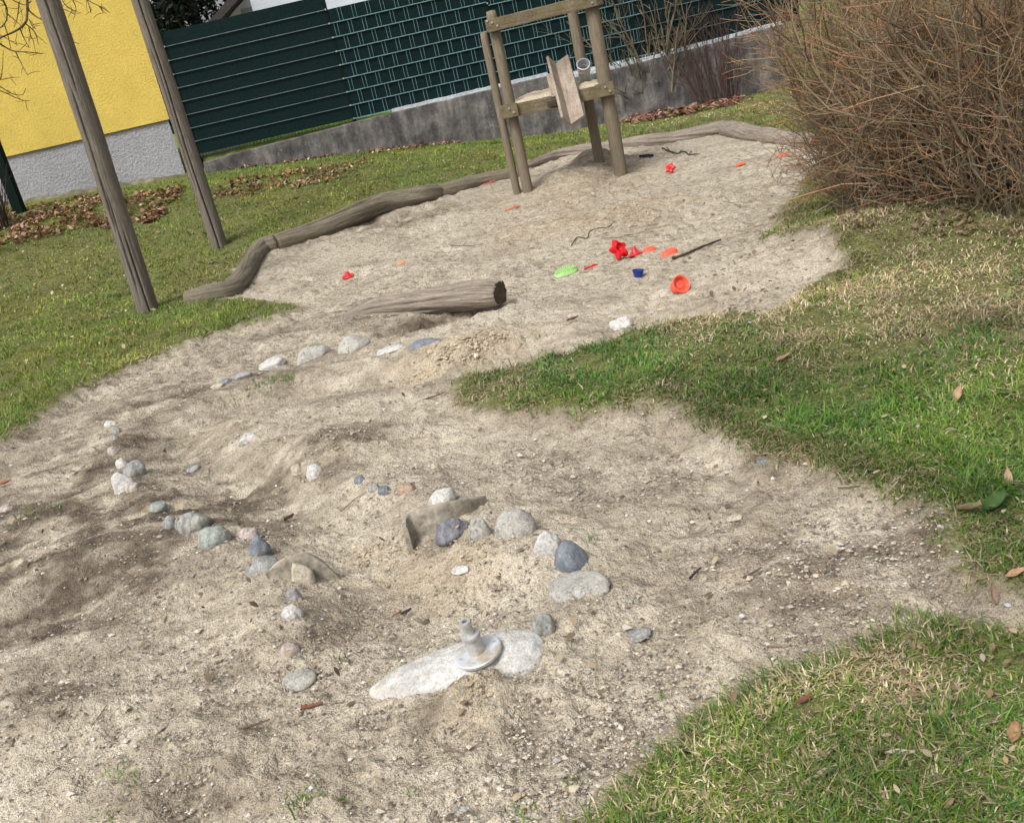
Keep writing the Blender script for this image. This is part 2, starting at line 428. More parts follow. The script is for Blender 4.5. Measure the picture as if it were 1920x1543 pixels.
def frame_of(p0, p1, up=(0, 0, 1)):
    p0, p1 = Vector(p0), Vector(p1)
    x = (p1 - p0).normalized(); up = Vector(up)
    y = up.cross(x).normalized(); z = x.cross(y).normalized()
    mm = Matrix.Identity(4)
    for i in range(3):
        mm[i][0] = x[i]; mm[i][1] = y[i]; mm[i][2] = z[i]; mm[i][3] = (p0[i] + p1[i]) / 2
    return mm, (p1 - p0).length
def board(name, p0, p1, w, h, mat, parent=None, up=(0, 0, 1), bev=.006, seed=0, wear=.0):
    """squared timber from p0 to p1 (centre line), w across, h along 'up'; long axis is local X"""
    mm, L = frame_of(p0, p1, up)
    bm = bmesh.new(); bmesh.ops.create_cube(bm, size=1)
    for v in bm.verts: v.co = Vector((v.co.x * L, v.co.y * w, v.co.z * h))
    if bev: bmesh.ops.bevel(bm, geom=bm.edges[:], offset=bev, segments=2, affect='EDGES', profile=.6)
    if wear:
        n = max(2, int(L / .06))
        for k in range(1, n):
            x = -L / 2 + L * k / n
            bmesh.ops.bisect_plane(bm, geom=bm.verts[:] + bm.edges[:] + bm.faces[:], plane_co=(x, 0, 0), plane_no=(1, 0, 0))
        rs = np.random.default_rng(seed)
        for v in bm.verts:
            g = gnoise(np.array([v.co.x * 9 + seed]), np.array([v.co.y * 30 + v.co.z * 30]))[0]
            v.co.y += wear * g; v.co.z += wear * g * .7
    me = bpy.data.meshes.new(name); bm.to_mesh(me); bm.free()
    me.materials.append(mat)
    o = bpy.data.objects.new(name, me); col.objects.link(o)
    if parent is not None:
        o.parent = parent; o.matrix_local = Matrix.Translation(-Vector(parent.location)) @ mm
    else: o.matrix_world = mm
    return o
def box_mesh(name, x0, x1, y0, y1, z0, z1, bev=0.0):
    bm = bmesh.new(); bmesh.ops.create_cube(bm, size=1)
    for v in bm.verts: v.co = Vector(((x0 + x1) / 2 + v.co.x * (x1 - x0), (y0 + y1) / 2 + v.co.y * (y1 - y0), (z0 + z1) / 2 + v.co.z * (z1 - z0)))
    if bev: bmesh.ops.bevel(bm, geom=bm.edges[:], offset=bev, segments=2, affect='EDGES')
    me = bpy.data.meshes.new(name); bm.to_mesh(me); bm.free(); return me
def lathe(name, prof, mat, parent=None, mw=None, seg=32, smooth=True):
    """prof: (r, z) list revolved round local Z"""
    a = np.arange(seg) * 2 * pi / seg
    v = []; 
    for r, z in prof: v += [(r * cos(t), r * sin(t), z) for t in a]
    f = []
    for i in range(len(prof) - 1):
        for j in range(seg):
            f.append((i * seg + j, i * seg + (j + 1) % seg, (i + 1) * seg + (j + 1) % seg, (i + 1) * seg + j))
    me = bpy.data.meshes.new(name); me.from_pydata(v, [], f); me.update()
    bm = bmesh.new(); bm.from_mesh(me)
    bmesh.ops.remove_doubles(bm, verts=bm.verts[:], dist=1e-5)
    bmesh.ops.recalc_face_normals(bm, faces=bm.faces[:]); bm.to_mesh(me); bm.free()
    me.polygons.foreach_set('use_smooth', np.full(len(me.polygons), smooth, bool))
    try: me.set_sharp_from_angle(angle=radians(30))
    except Exception: pass
    me.materials.append(mat)
    o = bpy.data.objects.new(name, me); col.objects.link(o)
    if mw is None: mw = Matrix.Identity(4)
    if parent is not None:
        o.parent = parent; o.matrix_local = Matrix.Translation(-Vector(parent.location)) @ mw
    else: o.matrix_world = mw
    return o

def worley(X, Y, cell, seed):
    """distance to the nearest scattered point and a random number for that point"""
    xi = np.floor(X / cell).astype(np.int64); yi = np.floor(Y / cell).astype(np.int64)
    best = np.full(X.shape, 9.0); rid = np.zeros(X.shape)
    for dx in (-1, 0, 1):
        for dy in (-1, 0, 1):
            h = _perm[(_perm[(xi + dx + seed) & 511] + yi + dy) & 511]; h2 = _perm[(h + 77) & 511]; h3 = _perm[(h + 191) & 511]
            d = np.hypot(X - (xi + dx + h / 512.0) * cell, (Y - (yi + dy + h2 / 512.0) * cell) * (.75 + .5 * h3 / 512.0))
            k = d < best; best = np.where(k, d, best); rid = np.where(k, h3 / 512.0, rid)
    return best, rid

# ================================================================== THE SETTING
def build_ground():
    fine = np.radians(np.linspace(-44, 44, 540))
    coarse = np.radians(np.linspace(44, 316, 40)[1:-1])
    ang = np.concatenate([fine, coarse])
    rad = np.concatenate([[.05, .3, .6], np.exp(np.linspace(np.log(.85), np.log(16.5), 705)), np.exp(np.linspace(np.log(17), np.log(600), 40))])
    Aa, Rr = np.meshgrid(ang, rad)
    X = Rr * np.sin(Aa); Y = Rr * np.cos(Aa)
    # tighten the bank behind the concrete wall
    sh = X.shape; X = X.ravel(); Y = Y.ravel()
    Z = hmid(X, Y)
    d = sand_d(X, Y)
    s = sm(-.02, .05, d); front = sm(15, 12.5, Y) * (Y > 0)
    # footprints and scuffs in the sand, soft unevenness in the lawn
    scuff = np.abs(gnoise(X * 7.3, Y * 7.3)) * gnoise(X * 2.1 + 9, Y * 2.1)
    Z += front * s * (.022 * scuff + .0080 * fbm(X * 15, Y * 15, 3) + .0065 * -np.abs(gnoise(X * 37, Y * 37)) + .0036 * fbm(X * 62, Y * 62, 2) * sm(7, 3, np.hypot(X, Y)))
    Z += front * (1 - s) * .009 * fbm(X * 9, Y * 9, 2)
    # trodden dents with a pushed-up rim, and finer pocks; strongest in the sandpit
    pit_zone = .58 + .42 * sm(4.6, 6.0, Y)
    wx = X + .04 * gnoise(X * 6, Y * 6); wy = Y + .04 * gnoise(X * 6 + 9, Y * 6)
    d1, id1 = worley(wx, wy, .19, 5); a1 = (.3 + id1) * sm(-.1, .35, fbm(X * .9 + 3, Y * .9, 2) + .25)
    Z += front * s * pit_zone * a1 * (-.030 * np.exp(-(d1 / .050) ** 2) + .014 * np.exp(-((d1 - .082) / .022) ** 2))
    d2, id2 = worley(wx, wy, .075, 50); Z += front * s * pit_zone * (-.007 * id2 * np.exp(-(d2 / .018) ** 2) + .005 * (1 - id2) * np.exp(-(d2 / .016) ** 2))
    pit = .012 * np.maximum(0, gnoise(X * 5.1 + 40, Y * 5.1) - .25) * s * front
    Z -= pit * 2
    i = np.arange(len(rad) - 1)[:, None] * len(ang); j = np.arange(len(ang))[None]; j2 = (j + 1) % len(ang)
    q = np.stack([i + j, i + len(ang) + j, i + len(ang) + j2, i + j2], -1).reshape(-1, 4)[:, ::-1]
    me = raw_mesh("ground", np.stack([X, Y, Z], -1), q, True)
    e = gnoise(X * 19, Y * 19) * .03 + gnoise(X * 45, Y * 45) * .015
    grass = 1 - sm(-.045, .05, d + e)
    set_attr(me, 'grass', grass)
    set_attr(me, 'trod_shade', s * pit_zone)  # weights both the painted dent shadows and the trodden bump relief
    set_attr(me, 'far', sm(12.0, 15.0, np.hypot(X, Y)))
    damp_shade = np.zeros_like(X)
    for px, py, r, a in [(150, 1010, .50, .75), (20, 1090, .45, .85), (-60, 980, .6, .7), (60, 1130, .2, .5), (40, 1290, .18, .6), (300, 960, .25, .4), (300, 1490, .10, .8), (380, 1320, .2, .3), (540, 1185, .12, .6), (500, 1130, .12, .5), (440, 690, .4, .4), (570, 600, .4, .45),
                         (1420, 870, .25, .4), (1480, 1130, .3, .32), (1600, 1000, .3, .3), (1300, 1040, .2, .25), (620, 835, .2, .8), (760, 690, .3, .5), (250, 760, .5, .55), (330, 960, .2, .6), (820, 1325, .09, .45),
                         (700, 1400, .14, .45), (850, 1010, .1, .5), (1100, 860, .3, .35), (790, 590, .2, .9), (740, 412, .4, .9), (1080, 318, .35, .75), (1140, 325, .25, .6), (130, 860, .4, .6), (680, 1060, .07, .6), (1240, 595, .25, .5), (700, 570, .4, .3)]:  # damp soil spots; those in the two log hollows paint in shade
        c = cast(px, py, hbase)
        damp_shade += a * np.exp(-(((X - c[0]) / (r * 1.5)) ** 2 + ((Y - c[1]) / r) ** 2))
    damp_shade = np.clip(damp_shade, 0, 1.2) * (.55 + .9 * np.clip(fbm(X * 4.2, Y * 6.5, 5, .6), -.6, .9)) + .20 * np.clip(fbm(X * 1.6 + 30, Y * 3.6, 4), 0, 1)
    damp_shade += .35 * np.exp(-(np.maximum(d, 0) / .10) ** 2) * (d > -.1) * sm(8, 5, Y)
    set_attr(me, 'damp_shade', np.clip(damp_shade, 0, 1.2))
    tan = np.zeros_like(X)
    for px, py, r in [(1080, 360, .7), (1180, 400, .6), (1120, 290, .35), (1020, 430, .4), (880, 640, .3), (770, 678, .14), (700, 1050, .12), (850, 1040, .16), (890, 1280, .1), (1430, 968, .03), (1365, 1060, .035), (1580, 1090, .03)]:
        c = cast(px, py, hbase); tan += np.exp(-(((X - c[0]) / r) ** 2 + ((Y - c[1]) / r) ** 2))
    set_attr(me, 'tan', np.clip(tan * (.7 + .6 * fbm(X * 3, Y * 3, 3)), 0, 1))
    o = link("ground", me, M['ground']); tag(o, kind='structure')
build_ground()

# ------------------------------------------------------------------ materials of the buildings
def mat_render(name, c, bs, stain=None, vs=38):
    mt, nt, b = mat_new(name); v = coords(nt)
    n = noise(nt, v, vs, 4, .7); n2 = noise(nt, v, 3, 5, .6)
    cc = mixc(nt, 1.0, (*c, 1), ramp(nt, n2, [(.3, (.90, .90, .90)), (.7, (1.06, 1.06, 1.06))]), 'MULTIPLY')
    cc = mixc(nt, .5, cc, ramp(nt, n, [(.3, (.72, .72, .72)), (.65, (1.12, 1.12, 1.12))]), 'MULTIPLY')
    if stain:
        vs2 = coords(nt, 'Object', (5, 5, .8))
        k = ramp(nt, noise(nt, vs2, 3.2, 6, .7), [(.60, (0, 0, 0)), (.75, (1, 1, 1))])
        cc = mixc(nt, mth(nt, 'MULTIPLY', k, .55), cc, stain)
    nt.links.new(cc, b.inputs['Base Color']); b.inputs['Roughness'].default_value = .9; b.inputs['Specular IOR Level'].default_value = .2
    bump(nt, b, n, bs, .03); return mt
M['yellow'] = mat_render("yellow_render", (.66, .49, .115), .55, (.42, .36, .10))
M['plinth'] = mat_render("grey_roughcast", (.36, .36, .385), 1.0, (.20, .19, .17), 26)
M['white'] = mat_render("white_render", (.78, .77, .75), .2)
M['bluewhite'] = mat_render("cool_white_panel", (.66, .70, .78), .1)
def mat_concrete():
    mt, nt, b = mat_new("stained_concrete"); v = coords(nt)
    st = coords(nt, 'Object', (9, 9, 1.1))
    n1 = noise(nt, st, 1.1, 7, .75); n2 = noise(nt, v, 3.6, 7, .7); n3 = noise(nt, v, 40, 4, .7)
    f = mth(nt, 'ADD', mth(nt, 'MULTIPLY', n1, .42), mth(nt, 'MULTIPLY', n2, .58))
    c = ramp(nt, f, [(.34, (.034, .032, .034)), (.46, (.088, .081, .080)), (.56, (.17, .158, .15)), (.70, (.36, .34, .31))])
    sp = ramp(nt, noise(nt, v, 11, 5, .7), [(.62, (0, 0, 0)), (.72, (1, 1, 1))])
    c = mixc(nt, mth(nt, 'MULTIPLY', sp, .6), c, (.30, .285, .25))
    c = mixc(nt, .6, c, ramp(nt, n3, [(.3, (.6, .6, .6)), (.7, (1.3, 1.3, 1.3))]), 'MULTIPLY')
    nt.links.new(c, b.inputs['Base Color']); b.inputs['Roughness'].default_value = .95; b.inputs['Specular IOR Level'].default_value = .15
    bump(nt, b, mth(nt, 'ADD', n3, n1), .5, .012); return mt
M['concrete'] = mat_concrete()
M['coping'] = mat_plain("pale_coping", (.40, .43, .46), .9, 0, .2, .4, 25, .3)
M['kerb'] = mat_plain("mossy_kerb", (.17, .155, .11), .95, 0, .2, .45, 9, .6, .01, ((.085, .085, .03), .47))
M['strip'] = mat_plain("dark_green_plastic_strip", (.0035, .0135, .0145), .7, 0, .10, .45, 30)
M['post_green'] = mat_plain("dark_green_post", (.004, .011, .009), .8, 0, .10)
M['rail'] = mat_plain("green_grey_wire", (.125, .23, .25), .4, .0, .5, .3, 8)  # base colour lightened to carry the sky's sheen on the green wire
M['rail_dull'] = mat_plain("dull_green_wire", (.12, .17, .17), .5, .0, .4, .4, 8)
M['clip'] = mat_plain("steel_clip", (.42, .44, .42), .35, .6)
M['roof'] = mat_plain("dark_roof", (.05, .045, .042), .8, 0, .3, .4, 20)
M['gray_window'] = mat_plain("shuttered_window", (.30, .30, .29), .5)
M['slate'] = mat_plain("grey_gravel_bed", (.20, .20, .21), .95, 0, .2, .6, 60, 1.0, .02)

# ------------------------------------------------------------------ yellow house
yh = empty("yellow_house", (-7.0, 18.0, .5))
tag(yh, "yellow rendered house with a rough grey plinth behind the wooden poles", "house")
HX0, HX1, HY0 = -13.0, -3.70, 14.50
def prism(name, foot, z0, z1):
    n = len(foot); me = bpy.data.meshes.new(name)
    me.from_pydata([(x, y, z0) for x, y in foot] + [(x, y, z1) for x, y in foot], [], [tuple(range(n))[::-1], tuple(range(n, 2 * n))] + [(i, (i + 1) % n, n + (i + 1) % n, n + i) for i in range(n)])
    return me
SKEW = 1.95                                             # the gable end runs back to the left, out of sight
link("wall", prism("wall", [(HX0, HY0), (HX1, HY0), (HX1 - SKEW, HY0 + 6.5), (HX0 - SKEW, HY0 + 6.5)], 1.445, 5.2), M['yellow'], yh)
link("plinth", prism("plinth", [(HX0 + .03, HY0 + .035), (HX1 - .03, HY0 + .035), (HX1 - .03 - SKEW, HY0 + 6.47), (HX0 + .03 - SKEW, HY0 + 6.47)], .2, 1.445), M['plinth'], yh)
rf = prism("roof", [(HX0 - .3, HY0 - .4), (HX1 + .15, HY0 - .4), (HX1 + .15 - SKEW, HY0 + 6.9), (HX0 - .3 - SKEW, HY0 + 6.9)], 5.2, 5.45)
link("roof", rf, M['roof'], yh)
ke = bpy.data.meshes.new("drip_kerb")
vs = []; xs = np.linspace(-9, -3.45, 60)
for x in xs:
    zb = .01 + float(hbase(np.array([x]), np.array([14.35]))[0]) + .015 * random.uniform(-1, 1)
    vs += [(x, 14.37 + .02 * random.uniform(-1, 1), zb - .3), (x, 14.36 + .02 * random.uniform(-1, 1), zb - .03), (x, 14.44, zb), (x, 14.545, zb + .035 + .02 * random.uniform(0, 1))]
ke.from_pydata(vs, [], [(4 * i + k, 4 * i + 4 + k, 4 * i + 5 + k, 4 * i + 1 + k) for i in range(len(xs) - 1) for k in range(3)])
ko = link("drip_kerb", ke, M['kerb'], yh)

# ------------------------------------------------------------------ concrete wall below the fence
cw = empty("concrete_wall", (.7, 14.6, 0))
tag(cw, "low dark stained concrete wall under the green fence", "wall")
WX = np.concatenate([np.linspace(-3.44, 1.55, 70), np.linspace(1.62, 4.92, 46)])
WT = np.interp(WX, [-3.4, -2.5, -1.74, -1.26, -.68, .34, 1.55, 1.62, 2.45, 3.62, 4.92], [.79, .828, .845, .86, .872, .876, .885, .775, .77, .80, .85])
WT = WT + .006 * gnoise(WX * 6, WX * 0 + 3.3)
me = bpy.data.meshes.new("wall_body"); v = []; rows = 6
for x, t in zip(WX, WT):
    b0 = -.25
    for k in range(rows): v.append((x, 14.5 + .006 * gnoise(np.array([x * 3]), np.array([k * 1.7]))[0], b0 + (t - .012 - b0) * k / (rows - 1)))
    v += [(x, 14.512, t), (x, 14.75, t), (x, 14.75, b0)]
nr = rows + 3
fc = [(nr * i + k, nr * i + nr + k, nr * i + nr + k + 1, nr * i + k + 1) for i in range(len(WX) - 1) for k in range(nr - 1)]
fc += [tuple(range(nr))[::1], tuple(nr * (len(WX) - 1) + k for k in range(nr))[::-1]]
me.from_pydata(v, [], fc); me.update(); link("wall_body", me, M['concrete'], cw)
me = bpy.data.meshes.new("coping"); v = []
sel = [i for i in range(len(WX)) if WX[i] > -.72]
for i in sel:
    x, t = WX[i], WT[i]
    hgt = .040 + .003 * random.uniform(-1, 1)
    v += [(x, 14.55, t - .02), (x, 14.552, t + hgt), (x, 14.69, t + hgt + .004), (x, 14.69, t - .02)]
me.from_pydata(v, [], [(4 * i + k, 4 * i + 4 + k, 4 * i + 5 + k, 4 * i + 1 + k) for i in range(len(sel) - 1) for k in range(3)] + [(0, 1, 2, 3)[::-1], tuple(4 * (len(sel) - 1) + k for k in range(4))])
link("coping", me, M['coping'], cw)
gb = link("gravel_strip", box_mesh("gravel_strip", -3.69, -3.0, 14.76, 15.6, .6, .875), M['slate']); tag(gb, kind='structure')

# ------------------------------------------------------------------ green privacy fence
fe = empty("privacy_fence", (.8, 14.68, .8))
tag(fe, "dark green wire fence woven with privacy strips on top of the concrete wall", "fence")
PX = [-3.50, -1.245, .93, 3.02, 5.2]
FB = [.905, .905, .885, .855, .87]
ROW = .1822
strip_cache = {}
for pi_ in range(4):
    x0, x1 = PX[pi_], PX[pi_ + 1]
    nrow = 9 if pi_ == 0 else 8
    zb = FB[pi_]
    if pi_ >= 2: zb = .86
    woven = pi_ in (1, 2)
    wire = []
    for k in range(nrow):
        z0 = zb + k * ROW
        top = z0 + ROW - .004
        if pi_ == 0 and k == nrow - 1: top += .005
        link("strip", box_mesh("strip", x0 + .02, x1 - .02, 14.664 + .002 * (k % 2), 14.668 + .002 * (k % 2), z0 + .002, top), M['strip'], fe)
        if k < nrow or pi_ != 0:
            h = .011 if woven else .007
            if not (k == 0 and pi_ == 0):
                link("rail", box_mesh("rail", x0 + .01, x1 - .01, 14.640, 14.652, z0 - h / 2 - .001, z0 + h / 2 - .001), M['rail'] if woven else M['rail_dull'], fe)
        stop = x1 - .03 if pi_ == 1 else x1 - .05
        if woven:
            off = .055 + (.098 if k % 2 else 0) + .01 * random.uniform(-1, 1)
            xx = x0 + off
            while xx + .05 < stop:
                for dx in (0, .046):
                    wire.append((xx + dx, z0, z0 + ROW))
                xx += .196
        else:
            pass
    # fine mesh teeth hanging below the lowest strip
    teeth = [(x0 + .03 + i * .0495, zb - .035, zb) for i in range(int((x1 - x0 - .06) / .0495))]
    v = []; f = []
    for (x, a, b2), w in [(t, .0016) for t in teeth] + [(t, .0026) for t in wire]:
        i = len(v)
        v += [(x - w, 14.653, a), (x + w, 14.653, a), (x + w, 14.653, b2), (x - w, 14.653, b2), (x - w, 14.660, a), (x + w, 14.660, a), (x + w, 14.660, b2), (x - w, 14.660, b2)]
        f += [(i, i + 1, i + 2, i + 3), (i + 4, i + 7, i + 6, i + 5), (i, i + 3, i + 7, i + 4), (i + 1, i + 5, i + 6, i + 2)]
    me = bpy.data.meshes.new("wire_mesh"); me.from_pydata(v, [], f); tag(link("wire_mesh", me, M['rail'], fe), kind='stuff')
for i, x in enumerate(PX):
    ztop = 2.56 if i < 2 else 2.40
    post = link("post", box_mesh("post", x - .021, x + .021, 14.660, 14.72, .70, ztop, .004), M['post_green'], fe)
    for k in range(9):
        z = FB[i] + k * ROW
        clip = link("clip", box_mesh("clip", x - .011, x + .011, 14.636, 14.661, z - .011, z + .011, .003), M['clip'], fe); sub(clip, post)

# ------------------------------------------------------------------ far houses and evergreen trees beyond the fence
nh = empty("white_house", (-1.5, 24, .8)); tag(nh, "white gabled house with dark roof showing over the fence", "house")
me = bpy.data.meshes.new("wall")
gx0, gx1, gy0, gy1 = -4.36, 3.2, 24.0, 33.0
ez, az = 3.25, 5.6; gm = (gx0 + gx1) / 2
me.from_pydata([(gx0, gy0, .5), (gx1, gy0, .5), (gx1, gy0, ez), (gm, gy0, az), (gx0, gy0, ez), (gx0, gy1, .5), (gx1, gy1, .5), (gx1, gy1, ez), (gm, gy1, az), (gx0, gy1, ez)], [],
               [(0, 1, 2, 3, 4), (9, 8, 7, 6, 5), (0, 4, 9, 5), (1, 6, 7, 2)])
link("wall", me, M['white'], nh)
sl = (az - ez) / (gm - gx0)
for s in (1, -1):
    me = bpy.data.meshes.new("roof"); o0 = .28
    xa = gx0 - o0 if s == 1 else gx1 + o0
    ya, yb = gy0 - .45, gy1 + .4
    za = ez - sl * o0
    vv = [(xa, ya, za), (gm, ya, az), (gm, yb, az), (xa, yb, za)]
    me.from_pydata([(p[0], p[1], p[2] + .02) for p in vv] + [(p[0], p[1], p[2] + .2) for p in vv], [], [(0, 1, 2, 3), (7, 6, 5, 4), (0, 4, 5, 1), (1, 5, 6, 2), (2, 6, 7, 3), (3, 7, 4, 0)])
    link("roof", me, M['roof'], nh)
link("window", box_mesh("window", -3.86, -3.5, 23.95, 24.02, 3.0, 3.46, .01), M['gray_window'], nh)
ax = empty("white_annex", (0, 19, .8)); tag(ax, "plain cool white flat-roofed annex rising behind the fence panels", "building")
link("wall", box_mesh("wall", -2.86, 4.5, 19.0, 22.5, .5, 3.9), M['bluewhite'], ax)
link("roof_edge", box_mesh("roof_edge", -2.9, 4.55, 18.95, 22.55, 3.9, 4.05), M['coping'], ax)

def evergreen(x, y, hgt, rad, label, seed):
    t = empty("evergreen_tree", (x, y, .8)); tag(t, label, "tree", "evergreen trees beyond the fence")
    tubes_obj("trunk", [(np.array([(x, y, .5), (x + .1, y, hgt * .5), (x, y, hgt)]), [.2, .14, .03], (.05, .04, .03), (.05, .04, .03))], M['twig'], t, 7)
    rs = np.random.default_rng(seed); n = 9000
    zz = rs.uniform(1.2, hgt, n); rr = rad * (1 - ((zz - 1.0) / hgt) ** 2) * np.sqrt(rs.uniform(0.05, 1, n)); a = rs.uniform(0, 2 * pi, n)
    # clumps
    cl = rs.integers(0, 160, n); cz = rs.uniform(1.4, hgt, 160); ca = rs.uniform(0, 2 * pi, 160); cr = rad * (1 - ((cz - 1) / hgt) ** 2) * np.sqrt(rs.uniform(.15, 1, 160))
    c = np.stack([x + cr[cl] * np.cos(ca[cl]), y + cr[cl] * np.sin(ca[cl]), cz[cl]], -1) + rs.normal(0, 1, (n, 3)) * np.array([.26, .26, .16])
    d1 = rs.normal(0, 1, (n, 3)); d1 /= np.linalg.norm(d1, axis=1)[:, None]; d2 = np.cross(d1, rs.normal(0, 1, (n, 3))); d2 /= np.linalg.norm(d2, axis=1)[:, None]
    s = rs.uniform(.05, .11, n)[:, None]
    v = np.stack([c - d1 * s, c + d2 * s * .45, c + d1 * s, c - d2 * s * .45], 1).reshape(-1, 3)
    me = raw_mesh("crown", v, np.arange(4 * n).reshape(-1, 4))
    k = rs.uniform(.5, 1.3, n)[:, None]; cc = np.array([.022, .034, .018])[None] * k
    set_attr(me, 'col', np.concatenate([np.repeat(cc, 4, 0), np.ones((4 * n, 1))], 1), 'FLOAT_COLOR')
    link("crown", me, M['conifer'], t)
evergreen(-6.9, 25.0, 8.2, 1.5, "dark evergreen tree beside the yellow house corner", 21)
evergreen(-5.5, 26.6, 7.2, 1.15, "dark evergreen tree next to the white gabled house", 22)

# ------------------------------------------------------------------ log border of the sandpit
def ground_log(name, pts, rads, lift, label, mat, seed, n=60, crack=None, sides=36, capmat=None, wob=.10, span=False):
    sides = 80; crack = (crack or []) + [(4.0 + .3 * seed % 2, .16, .1, 1.2), (5.4 - .2 * seed % 1, .14, .6, 3.0), (4.9, .13, 1.4, 4)]
    """pts: photo pixels where the timber meets the sand along its near side"""
    g = []
    for (px, py) in pts:
        p = cast(px, py, hbase); g.append((p[0], p[1], p[2]))
    P = resample(np.array(g), n)
    R_ = np.interp(np.linspace(0, 1, n), np.linspace(0, 1, len(rads)), rads)
    if np.ndim(lift): lf = np.interp(np.linspace(0, 1, n), np.linspace(0, 1, len(lift)), lift)
    else: lf = np.full(n, lift)
    z = hmid(P[:, 0], P[:, 1]); 
    k = np.ones(7) / 7
    z = np.convolve(np.pad(z, 3, 'edge'), k, 'valid')
    if span: z = np.linspace(z[0], z[-1], n)          # lies across a scooped hollow
    P[:, 2] = z + R_ * lf
    P[:, 1] += R_ * .55                              # the line seen is the near foot of the timber
    o = timber(name, P, R_, mat, None, sides, seed, crack, .035, True, capmat or M['endgrain'], .0, wob)
    tag(o, label, "log", "logs edging the sandpit"); return o, P
ground_log("border_log", [(352, 570), (395, 563), (436, 548), (462, 512), (488, 478), (516, 468)], [.055, .080, .086, .086, .090, .094], .38, "short mossy border log curving down beside the second wooden pole", M['log'], 1.3)
ground_log("border_log", [(520, 470), (590, 448), (660, 424), (720, 400), (790, 382), (822, 370)], [.092, .095, .098, .100, .098, .085], [.45, .55, .85, 1.0, .8, .45], "thick mossy border log with a dark hollow beneath it", M['log'], 4.1, 70, [(1.2, .25, 0, 9)], span=True)
ground_log("border_log", [(824, 369), (865, 357), (900, 346), (935, 338), (975, 330)], [.085, .082, .078, .072, .062], .38, "thin grey border log ending behind the play stand's left posts", M['log'], 7.7)
ground_log("border_log", [(985, 320), (1040, 297), (1100, 287), (1160, 280), (1220, 274), (1270, 266), (1315, 258), (1362, 247)], [.05, .062, .07, .078, .08, .075, .085, .095], .30, "long grey weathered border log running behind the play stand", M['log_dry'], 9.2, 70, wob=.22)
ground_log("border_log", [(1364, 248), (1395, 256), (1425, 262), (1480, 268), (1540, 270)], [.10, .10, .09, .085, .08], .32, "pale cracked border log sloping down towards the big bare bush", M['log_dry'], 12.5)
# loose log in the sand
n = 70; t = np.linspace(0, 1, n)[:, None]
a = cast(640, 586, hbase); b = cast(942, 566, hbase)
P = a[None] * (1 - t) + b[None] * t
P[:, 2] = np.interp(t[:, 0], [0, .25, .55, 1], [-.045, -.008, .022, .040]) + .006 * np.sin(t[:, 0] * 9)
P[:, 1] += .05 + .012 * np.sin(t[:, 0] * 5)
R_ = np.interp(t[:, 0], [0, .06, .25, .5, .8, .96, 1], [.016, .032, .060, .076, .080, .078, .066])
lo = timber("loose_log", P, R_, M['log_dry'], None, 96, 15.1, [(1.0, .26, .2, 2), (2.2, .24, .1, 2), (.3, .22, .3, .9), (3.6, .2, 0, 1), (5.2, .25, .3, 1.1), (4.4, .22, .1, .8)], .07, True, M['endgrain'], .0, .16)
tag(lo, "bleached loose log lying half buried in the sand with a dark cut end", "log")

# ------------------------------------------------------------------ two tall poles
def pole(name, base, top, r0, r1, label, seed, crack):
    p = G(*base); d = ray(*top)
    # carry the pole up through the top of the frame in its own near-vertical plane
    q = cC + d * ((p[1] + .02) / d[1])
    ax = (q - p) / np.linalg.norm(q - p); L = np.linalg.norm(q - p) + 1.4
    n = 84; s = np.linspace(-.3, L, n)[:, None]
    P = p[None] + ax[None] * s
    P[:, 1] += r0 * .8
    P[:, 0] += .012 * np.sin(np.linspace(0, 5, n)) * np.linspace(0, 1, n)
    o = timber(name, P, np.linspace(r0, r1, n), M['pole'], None, 120, seed, crack, .022, True, M['endgrain'], .0, .035)
    tag(o, label, "pole", "grey wooden poles on the lawn")
pole("wooden_pole", (274, 586), (84, 0), .082, .080, "thick grey wooden pole standing left on the lawn in front of the yellow house", 2.2, [(pi * 1.60, .42, 1.0, 2.0), (pi * 1.36, .38, 0, .9), (pi * 1.52, .3, .5, 1.25), (pi * 1.45, .25, 2.0, 3.4)])
pole("wooden_pole", (410, 466), (252, -20), .080, .072, "grey wooden pole with one long drying crack at the sandpit corner", 5.6, [(pi * 1.47, .55, 0, 6), (pi * 1.62, .3, .9, 2.2)])

# ------------------------------------------------------------------ sand play stand
BOLT = mat_plain("galvanised_bolt", (.45, .45, .43), .4, .7)
PIPE = mat_plain("grey_plastic_pipe", (.50, .51, .52), .45, 0, .4, .2, 12)
M['sandpile'] = mat_plain("dry_sand", (.44, .375, .285), .95, 0, .15, .35, 70, .9, .01)
fl = G(990, 362); fr = G(1163, 330)
st = empty("play_stand", tuple(fl)); tag(st, "weathered timber sand play stand with a tilted chute and grey pipe", "play equipment")
ex = (fr - fl); ex[2] = 0; Wd = np.linalg.norm(ex); ex /= Wd; ey = np.array([-ex[1], ex[0], 0]); ez_ = np.array([0, 0, 1.0])
z0 = (fl[2] + fr[2]) / 2
def SP(x, y, z): return fl * np.array([1, 1, 0]) + ex * x + ey * y + np.array([0, 0, z0 + z])
PLAT, TOPB = .80, 1.50
def leg_round(x, y, r, zt, seed, xt=0.0, mat='pole'):
    n = 34; zz = np.linspace(-.3, zt, n)
    P = np.array([SP(x + xt * max(z, 0), y, z) for z in zz])
    Rr = np.full(n, r); Rr[-1] *= .82; Rr[-2] *= .96
    return timber("leg", P, Rr, M['leg'], st, 24, seed, None, .025, True, M['leg'], .006, .04)
M['leg'] = mat_wood("leg_timber", [(.32, (.06, .048, .035)), (.45, (.175, .145, .107)), (.57, (.25, .21, .162)), (.72, (.40, .35, .28))], 'tuv', .4, moss_col=(.125, .105, .05))
leg_round(0, .05, .050, 1.62, 1.1); leg_round(Wd + .01, .05, .062, 1.72, 2.7)
